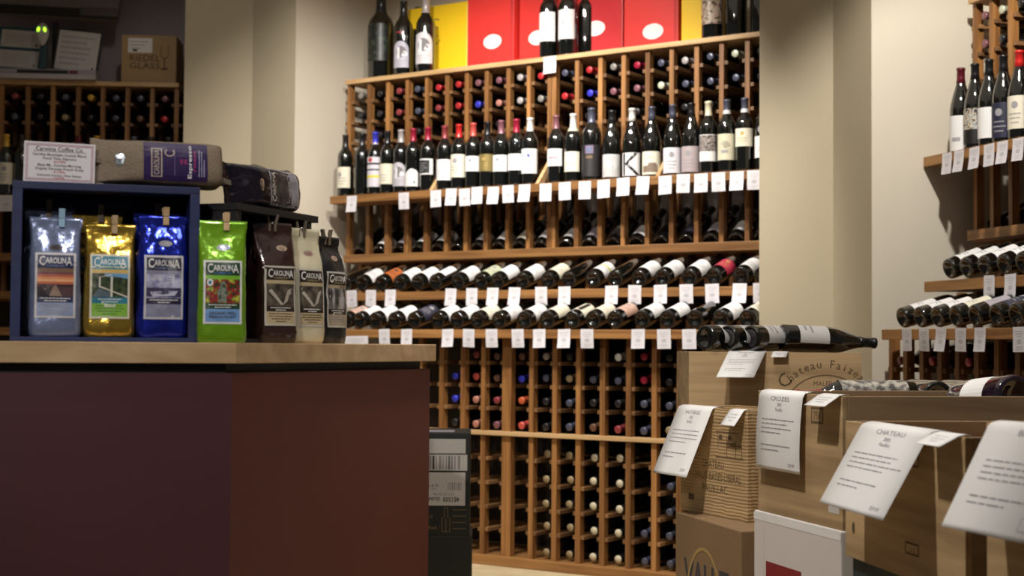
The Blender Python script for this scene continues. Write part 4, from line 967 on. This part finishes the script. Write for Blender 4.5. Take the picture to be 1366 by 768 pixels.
# price sign card on the crate
sg = thing('sign_card', 'white card with red border listing coffees on top of navy crate', 'sign', FC @ Matrix.Translation((.018, .008, CH)) @ Matrix.Rotation(.012, 4, 'Y') @ Matrix.Rotation(-.06, 4, 'X'))
SWd, SHt = .126, .075
box('card', (0, 0, 0), (SWd, .0012, SHt), flat('card_white', (.66, .64, .68), .6, var=.03), sg)
a_ = Art(); bd_ = flat('print_berry', (.36, .10, .16), .5); cx = SWd / 2
for k, ins in ((0, .0035), (1, .006)):
    q = .0010
    for r_ in ((ins, ins, SWd - ins, ins + q), (ins, SHt - ins - q, SWd - ins, SHt - ins), (ins, ins, ins + q, SHt - ins), (SWd - ins - q, ins, SWd - ins, SHt - ins)): a_.rect(*r_, bd_, 0)
for s_, y, sz, mt_ in (('Carolina Coffee Co.', .0590, .0105, INKD), ('Carolina Moonlight, Coastal Blend,', .0495, .0068, INKD), ('Porch Time, Espresso', .0425, .0068, INKD), ('$12.99/lb', .0368, .0056, RED),
                       ('Black Mt., Carolina Morning,', .0300, .0068, INKD), ('Organic Peruvian French Roast', .0232, .0068, INKD), ('$13.99/lb', .0175, .0056, RED), ('Indonesia Sumatra, New Guinea', .0115, .0060, INKD), ('$14.99/lb', .0068, .0050, RED)):
    a_.text(s_, cx, y, sz, mt_, 1, .008)
a_.rect(cx - .047, .0572, cx + .047, .0578, INKD, 1)
a_.build('lettering', planeS((0, 0, 0), (1, 0, 0), (0, 0, 1)), sg)

# dark device at the left frame edge
t = thing('card_reader', 'dark rounded device at the counter end left of the navy crate', 'device', FC @ Matrix.Translation((-.085, .05, 0)))
bm = bmesh.new(); bm_box(bm, (-.06, 0, 0), (.062, .10, .05)); obj('housing', mesh_from(bm, 'housing', flat('device_black', (.02, .02, .022), .35), True, .012), t)
bm = bmesh.new(); bm_box(bm, (-.055, .03, .045), (.058, .09, .13)); vs = list(bm.verts)
for v in vs:
    if v.co.z > .1 and v.co.x < 0: v.co.z -= .05
obj('hood', mesh_from(bm, 'hood', flat('device_black', (.02, .02, .022), .35), True, .016), t)
bm = bmesh.new(); bm_box(bm, (-.03, -.004, .012), (.05, .002, .03)); obj('slot_plate', mesh_from(bm, 'slot_plate', flat('device_grey', (.10, .10, .10), .4), False, .002), t)

# ------------------------------------------------------------------ cartons beside the counter
CARB = flat('carton_black', (.016, .019, .018), .55, var=.1, scale=12)
FK = frame((-.137, 5.10, 0), (1, .02, 0))
lower = thing('carton', 'plain black carton on the floor beside the counter', 'box', FK, 'black cartons stacked beside the counter')
box('carton_body', (-.50, 0, 0), (.008, .28, .378), CARB, lower, .004)
upc = thing('carton', 'black carton with barcode labels on the plain black one', 'box', FK @ Matrix.Translation((0, 0, .378)), 'black cartons stacked beside the counter')
box('carton_body', (-.50, .0, 0), (.0, .27, .346), CARB, upc, .004)
S = planeS((0, 0, 0), (1, 0, 0), (0, 0, 1)); LBL = flat('barcode_label', (.60, .58, .56), .6)
a_ = Art(); a_.rect(-.36, .276, -.016, .325, LBL, 0); a_.lines(-.32, -.07, .279, .288, 1, INK, 1, .6, random.Random(3)); a_.build('top_label', S, upc)
a_ = Art(); a_.rect(-.36, .218, -.010, .272, LBL, 0); x = -.34; r = random.Random(11)
while x < -.03: w = .003 + .006 * r.random(); a_.rect(x, .222, x + w, .268, INK if r.random() < .6 else INKD, 1); x += w + .003 + .005 * r.random()
a_.build('barcode', S, upc)
a_ = Art(); a_.rect(-.36, .100, -.016, .212, LBL, 0)
a_.text('451505', -.064, .128, .022, INKD, 1, .02, width=.056, rot=math.pi); a_.text('GUARD', -.128, .128, .016, INKD, 1, .02, rot=math.pi); a_.text('2017 SB 750 ML', -.09, .142, .011, INK, 1, .01, rot=math.pi)
a_.text('12 X 750', -.13, .172, .013, INKD, 1, .02, rot=math.pi); a_.text('NET WT', -.135, .160, .010, INK, 1, .01, rot=math.pi)
x = -.075
while x < -.03: w = .002 + .003 * r.random(); a_.rect(x, .152, x + w, .178, INK, 1); x += w + .0035
a_.build('shipping_label', S, upc)
a_ = Art(); bz = flat('print_bronze2', (.20, .14, .07), .6)
for r_ in ((-.095, .012, -.093, .056), (-.068, .012, -.066, .056), (-.095, .012, -.066, .014), (-.082, .012, -.0795, .056), (-.087, .062, -.085, .092), (-.076, .062, -.074, .092), (-.087, .092, -.074, .094)): a_.rect(*r_, bz, 0)
a_.poly([(-.095, .056), (-.087, .064), (-.085, .064), (-.093, .056)], bz, 0); a_.poly([(-.068, .056), (-.076, .064), (-.074, .064), (-.066, .056)], bz, 0)
for k in range(4): a_.rect(-.058, .022 + k * .021, -.012, .024 + k * .021, bz, 0)
a_.text('brand', -.145, .058, .016, bz, 0, .01); a_.text('Red.', -.125, .02, .018, bz, 0, .01); a_.build('bottle_icon', S, upc)
box('packing_slip', (-.30, .02, .3465), (-.055, .14, .3475), flat('slip_lilac', (.50, .48, .58), .6), upc)

# ------------------------------------------------------------------ wooden wine crates
def wine_crate(label, p, q, depth_dir, depth, z0, z1, mat, side_mat=None, group='wooden wine crates with notices', base=True):
    """front runs from p (far left) to q (near right); the box extends along depth_dir"""
    p, q = V((p[0], p[1], 0)), V((q[0], q[1], 0)); ex = (q - p).normalized(); w = (q - p).length
    t = thing('wine_crate', label, 'crate', frame(p + Z * z0, ex), group)
    dd = V((depth_dir[0], depth_dir[1], 0)).normalized(); ld = V((dd.dot(ex), dd.dot(Z.cross(ex)), 0)) * depth
    h = z1 - z0; th = .012
    def board(name, a_, b_, inn, zz0, zz1, mt):
        bm = bmesh.new(); pts = [a_, b_, b_ + inn, a_ + inn]
        A = [bm.verts.new((c.x, c.y, zz0)) for c in pts]; B = [bm.verts.new((c.x, c.y, zz1)) for c in pts]
        bm.faces.new(A[::-1]); bm.faces.new(B)
        for i in range(4): bm.faces.new((A[i], A[(i + 1) % 4], B[(i + 1) % 4], B[i]))
        bmesh.ops.recalc_face_normals(bm, faces=bm.faces)
        return obj(name, mesh_from(bm, name, mt, False, .0015), t)
    o_, x_ = V((0, 0, 0)), V((w, 0, 0)); dn = ld.normalized() * th; xn = V((th, 0, 0))
    front = board('front_board', o_, x_, dn, 0, h, mat)
    board('back_board', o_ + ld - dn, x_ + ld - dn, dn, 0, h, mat)
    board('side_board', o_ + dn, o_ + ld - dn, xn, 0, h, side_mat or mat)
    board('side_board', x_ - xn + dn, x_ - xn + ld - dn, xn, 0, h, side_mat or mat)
    board('base_board', o_ + dn + xn, x_ + dn - xn, ld - dn * 2, .0, .010, mat)
    return t, w, h

def carton(label, p, q, depth_dir, depth, z0, z1, mat, group=None, name='carton'):
    p, q = V((p[0], p[1], 0)), V((q[0], q[1], 0)); ex = (q - p).normalized(); w = (q - p).length
    t = thing(name, label, 'box', frame(p + Z * z0, ex), group)
    dd = V((depth_dir[0], depth_dir[1], 0)).normalized(); ld = V((dd.dot(ex), dd.dot(Z.cross(ex)), 0)) * depth
    bm = bmesh.new(); pts = [V((0, 0, 0)), V((w, 0, 0)), V((w, 0, 0)) + ld, ld]
    A = [bm.verts.new((c.x, c.y, 0)) for c in pts]; B = [bm.verts.new((c.x, c.y, z1 - z0)) for c in pts]
    bm.faces.new(A[::-1]); bm.faces.new(B)
    for i in range(4): bm.faces.new((A[i], A[(i + 1) % 4], B[(i + 1) % 4], B[i]))
    bmesh.ops.recalc_face_normals(bm, faces=bm.faces)
    obj('carton_body', mesh_from(bm, 'carton_body', mat, False, .004), t)
    return t, w, z1 - z0

FS = planeS((0, 0, 0), (1, 0, 0), (0, 0, 1))
A_P, A_Q = (.4945, 4.376), (.639, 4.057); B_P, B_Q = (.6208, 3.774), (.740, 3.356); D_P, D_Q = (.679, 3.053), (.7588, 2.5126); E_P, E_Q = (.762, 2.41), (.902, 1.92)
CARD = flat('cardboard_brown', (.235, .145, .072), .8, var=.10, scale=10); WBOX = flat('carton_white', (.66, .62, .60), .6, var=.03, scale=10); TBOX = flat('carton_teal', (.020, .035, .045), .5)
# stack A
ca, w, h = wine_crate('wooden crate branded with chateau name, leftmost of the notice crates', A_P, A_Q, (.911, .413), .20, .549, .849, PINE_S)
a_ = Art()
def burn(s_, x, z, sz, wd=None): a_.text(s_, x, z, sz, INKB, 0, .0, width=wd)
burn('CHATEAU', .175, .135, .030, .115); burn('HAUT-BAGES-LIBERAL', .200, .100, .030, .235); burn('PAUILLAC', .185, .066, .030, .13)
for r_ in ((.19, .165, .33, .168), (.19, .235, .30, .238), (.20, .205, .245, .208), (.25, .205, .29, .208), (.20, .19, .203, .235), (.245, .168, .248, .225), (.29, .168, .293, .215), (.26, .20, .32, .203), (.32, .168, .323, .203), (.205, .26, .28, .263)): a_.rect(*r_, INKB, 0)
for x in (.215, .262): a_.ellipse(x, .222, .010, .008, INKB, 0, 12)
a_.rect(.045, .035, .075, .052, INKB, 0)
a_.build('brand_mark', FS, ca)
cb1, w, h = carton('brown cardboard carton printed with arch under the leftmost notice crate', (.474, 4.318), (.592, 3.868), (.93, .36), .22, .255, .549, CARD)
a_ = Art(); a_.text('VALLEY', .255, .090, .118, INKD, 0, .03, width=.38)
for i in range(16):
    t0, t1 = math.pi * i / 16, math.pi * (i + 1) / 16; f = lambda t_, k: (.215 + (.122 + k) * math.cos(t_), .055 + (.155 + k) * math.sin(t_))
    a_.poly([f(t0, 0), f(t1, 0), f(t1, .010), f(t0, .010)], flat('print_straw', (.42, .28, .10), .6), 1)
a_.build('printed_arch', FS, cb1)
carton('second brown carton on the floor under the arch carton', (.474, 4.318), (.592, 3.868), (.93, .36), .22, .0, .255, CARD)
# stack B
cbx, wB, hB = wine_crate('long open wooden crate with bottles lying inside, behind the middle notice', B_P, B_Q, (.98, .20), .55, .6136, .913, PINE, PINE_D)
a_ = Art(); a_.rect(.285, .232, .345, .270, INKB, 0); a_.rect(.290, .237, .340, .265, PINE, 1); a_.text('750', .315, .243, .024, INKB, 2, .01); a_.build('brand_mark', FS, cbx)
a_ = Art(); a_.rect(.37, .035, .42, .085, flat('sticker_white', (.60, .57, .53), .6), 0); a_.build('sticker', FS, cbx)
cw, w, h = carton('white carton with dark red square under the middle notice crate', (.612, 3.784), (.735, 3.348), (.98, .20), .42, .28, .6136, WBOX)
a_ = Art(); a_.rect(.07, .002, .26, .216, flat('print_oxblood', (.24, .018, .022), .5), 0); a_.text('estate', .215, .165, .022, flat('print_pinkish', (.5, .2, .2), .5), 1, .0, width=.05)
a_.rect(.058, .0, .0595, .30, flat('carton_crease', (.5, .47, .45), .7), 0); a_.build('red_square', FS, cw)
a_ = Art(); a_.rect(.0, .312, w, .329, WHITE, 0); a_.build('lid_edge', FS, cw)
carton('second white carton on the floor under the red square carton', (.612, 3.784), (.735, 3.348), (.98, .20), .42, .0, .28, WBOX)
# stack D
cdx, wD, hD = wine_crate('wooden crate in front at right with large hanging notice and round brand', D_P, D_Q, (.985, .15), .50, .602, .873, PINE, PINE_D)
a_ = Art(); a_.ellipse(.045, .060, .008, .012, INKB, 0); a_.rect(.30, .045, .36, .068, INKB, 0); a_.rect(.305, .049, .355, .064, PINE, 1); a_.text('12-75', .33, .051, .013, INKB, 2); a_.rect(.30, .205, .36, .232, INKB, 0); a_.rect(.304, .209, .356, .228, PINE, 1); a_.build('brand_mark', FS, cdx)
carton('dark teal carton under the front right notice crate', (D_P[0] + .012, D_P[1] - .01), (D_Q[0] + .012, D_Q[1]), (.985, .15), .45, .28, .602, TBOX, 'dark teal cartons under the front crate')
carton('lowest dark teal carton on the floor under the front crate', (D_P[0] + .012, D_P[1] - .01), (D_Q[0] + .012, D_Q[1]), (.985, .15), .45, .0, .28, TBOX, 'dark teal cartons under the front crate')
# stack E
cex, w, h = wine_crate('nearest wooden crate at the right frame edge behind the biggest notice', E_P, E_Q, (.962, .273), .40, .575, .903, PINE, PINE_D)
carton('plain brown carton under the nearest crate', (E_P[0] + .006, E_P[1]), (E_Q[0] + .006, E_Q[1]), (.962, .273), .39, .0, .575, CARD)
# stack F
F_P, F_Q = (.551, 4.655), (1.086, 4.655)
cf, w, h = wine_crate('flat wooden crate with curved brand topped by four bottles by the pillar', F_P, F_Q, (0, 1), .34, .829, 1.006, PINE)
a_ = Art()
for i, ch in enumerate('Chateau Faizeau'):
    if ch == ' ': continue
    th = math.radians(148 - i * 8.2); a_.text(ch, .425 + .135 * math.cos(th), .015 + .115 * math.sin(th), .036 if i else .06, INKB, 0, 0, rot=(th - math.pi / 2) * .8)
a_.text('MALEPERE', .43, .075, .020, INKB, 0)
for i in range(12):
    t0, t1 = math.radians(25 + 130 * i / 12), math.radians(25 + 130 * (i + 1) / 12); f = lambda t_, k: (.425 + (.125 + k) * math.cos(t_), -.002 + (.108 + k) * math.sin(t_))
    a_.poly([f(t0, 0), f(t1, 0), f(t1, .003), f(t0, .003)], INKB, 0)
a_.build('brand_mark', FS, cf)
carton('plain brown carton hidden below the flat four-bottle crate', (.60, 4.69), (1.04, 4.69), (0, 1), .28, .0, .829, CARD)

# bottles on and in the crates
fl = ('fl', plain(WHITE, .05, .15, 1.35, 61, emblem=False, lines=2))
for i, (x, dx, kd, desc) in enumerate(((.600, .95, 'bordeaux', 'leftmost bottle lying on the flat crate, big punt towards us'), (.668, .85, 'bordeaux', 'second bottle lying on the flat crate, mostly hidden'), (.738, 1.0, 'bordeaux', 'third bottle lying on the flat crate, white label showing'))):
    bottle((x, 4.665, 1.006 + .043), (dx, .83, 0), Z * 1 + V((.4, -.5, 0)), kd, 'dark', fl, desc, 'bottles lying on the flat crate')
bottle((.845, 4.72, 1.006 + .046), (.97, .24, -.045), Z + V((0, -.55, 0)), 'burgundy', 'black', fl, 'champagne style bottle lying sideways on the flat crate, neck to the right', 'bottles lying on the flat crate')
def inB(t_, d, z): 
    p = V((B_P[0], B_P[1], 0)); q = V((B_Q[0], B_Q[1], 0)); return p + (q - p) * t_ + V((.98, .20, 0)).normalized() * d + Z * z
ddB = V((.98, .20, 0)).normalized()
carton('plain carton hidden behind the long crate, carrying loose bottles', (.87, 3.865), (.885, 3.80), (.98, .20), .52, .0, .10, CARD) if False else None
gb = thing('carton', 'plain carton behind the long crate, carrying loose bottles', 'box', frame((.868, 3.862, 0), (.98, .20, 0)))
box('carton_body', (0, 0, 0), (.56, .34, .853), CARD, gb, .004)
GB_S = 'loose bottles on the carton behind the long crate'
frost = ('spk', plain(ramp_noise('label_frost', [(.4, (.10, .09, .085)), (.55, (.40, .38, .34)), (.65, (.55, .5, .42))], 60, 4), .03, .215, 1.5, 62, emblem=False, lines=0))
for X_, Y_, ax, cap, lab, desc in ((1.070, 3.985, (-1, -.16, 0), 'crimson', frost, 'bottle lying behind the long crate, red neck to the left, frosted wrap'), (1.00, 4.045, (-.1, 1, 0), 'dark', None, 'low dark bottle base behind the long crate rim, left of the shiny two') if False else (.93, 4.075, (-1, -.16, 0), 'dark', None, 'dark bottle lying farther behind the frosted bottle'),
        (1.134, 3.985, (-.05, 1, 0), 'dark', None, 'shiny bottle base rising above the long crate rim, left one'), (1.236, 4.0, (-.05, 1, 0), 'dark', None, 'shiny bottle base rising above the long crate rim, right one')):
    if desc.startswith('dark bottle'): continue
    bottle((X_, Y_, .853 + .042), ax, Z, 'bordeaux', cap, lab, desc, GB_S)
bottle((1.190, 3.535, .912), (-.17, .97, -.08), Z + V((-1.2, -.3, 0)), 'magnum', 'black', ('mg', plain(WHITE, .075, .19, 1.5, 63, emblem=False, lines=0)), 'big purple black bottle at the near rim of the long crate, base towards us', glass=GLASS_P)

# ------------------------------------------------------------------ notices and small cards folded over crate rims
def notice(root_t, x0, w, drop, lean, label, seed, fold=.03, group='printed notices hanging on the crates', curl=.0, skew=0.0, head=None, card=False, mark=None):
    """paper over the rim of crate root_t: x0, w along its front, top edge at its rim; hangs outward"""
    zt = next(c for c in root_t.children if c.name.startswith('front_board')).dimensions.z
    rim = max(v.co.z for v in next(c for c in root_t.children if c.name.startswith('front_board')).data.vertices)
    def path(v):                       # v = 0 at the rim edge, negative downwards, positive inwards
        if v >= 0: return V((0, v, .0016 + .35 * v * (1 - v / fold) if fold else .0016))
        s = -v; r = .012
        a_ = min(s / r, 1.0); ang = (math.pi / 2 - lean) * a_ 
        if s < r:
            return V((0, -r * math.sin(ang) * .9, .0016 - r * (1 - math.cos(ang)) * .9))
        e0 = V((0, -r * math.sin(math.pi / 2 - lean) * .9, .0016 - r * (1 - math.cos(math.pi / 2 - lean)) * .9)); s2 = s - r
        return e0 + V((0, -math.sin(lean) * s2 - curl * (s2 / drop) ** 2 * drop, -math.cos(lean) * s2))
    def S(u, v, l):
        p = path(v); q = path(v - .001); d_ = (q - p).normalized(); n_ = V((0, d_.z, -d_.y))
        if v >= 0: n_ = V((0, 0, 1))
        return V((x0 + u + skew * min(0, v), p.y, rim + p.z)) + n_ * l
    mm = root_t.matrix_world
    a_ = Art(); a_.rect(0, -drop, w, fold, WHITE, 0, 3, 26)
    nm = 'price_card' if card else 'notice_sheet'
    o = a_.build(nm, S, None); o.matrix_world = mm
    so = o.modifiers.new('thickness', 'SOLIDIFY'); so.thickness = .0007; so.offset = -1
    for pl in o.data.polygons: pl.use_smooth = True
    tag(o, label, 'card' if card else 'notice', 'small price cards on the crates' if card else group)
    r = random.Random(seed); b = Art()
    if card:
        b.lines(w * .18, w * .82, -drop * .8, -drop * .3, 3, INKL, 1, .3, r, center=True)
    else:
        hs_ = drop * .075; b.text(head or 'CHATEAU', w * .5, -drop * .13, hs_, INK, 1, 0, width=w * .42); b.text('2005', w * .5, -drop * .20, hs_ * .8, INK, 1, 0, width=w * .10); b.text('Pauillac', w * .5, -drop * .26, hs_ * .8, INK, 1, 0, width=w * .16)
        b.lines(w * .12, w * .90, -drop * .56, -drop * .34, 4, INK, 1, .22, r); b.lines(w * .12, w * .86, -drop * .78, -drop * .66, 2, INK, 1, .22, r)
        if mark: b.rect(w * .62, -drop * .92, w * .92, -drop * .80, INKL, 1); b.rect(w * .63, -drop * .915, w * .91, -drop * .805, WHITE, 2); b.text('$49', w * .77, -drop * .885, drop * .09, INK, 3, 0, width=w * .14)
        else: b.text('$39.99', w * .82, -drop * .93, drop * .06, INK, 1, 0, width=w * .13)
    b.build('print', S, o, .0003, None, .0006)
    return o
bpy.context.view_layer.update()
notice(ca, .0, .185, .215, .42, 'white notice sheet hanging from the leftmost chateau crate', 1, head='HAUT-BAGES')
notice(ca, .272, .070, .060, .65, 'small white price card on the leftmost chateau crate rim', 2, card=True, fold=.02)
notice(cbx, .030, .235, .195, .14, 'curved white notice with dense print hanging on the long crate', 3, head='CROZES', curl=-.10, skew=0.0)
notice(cbx, .332, .098, .055, 1.0, 'small white price card on the long crate rim', 4, card=True, fold=.02)
notice(cdx, .108, .315, .183, .52, 'large white notice hanging outward from the front right crate', 5, head='CHATEAU')
notice(cdx, .432, .100, .050, 1.1, 'small white price card on the front right crate rim', 6, card=True, fold=.02)
notice(cex, .02, .30, .190, .50, 'biggest nearest white notice with boxed price at frame edge', 7, head='BATAILLEY', mark=True)
notice(cf, .125, .115, .115, .75, 'slanting white notice on the flat crate under the lying bottles', 8, head='MAGNUM', skew=.45)
notice(cf, .262, .047, .030, .75, 'small white price card on the flat crate front edge', 9, card=True, fold=.015, skew=.4)
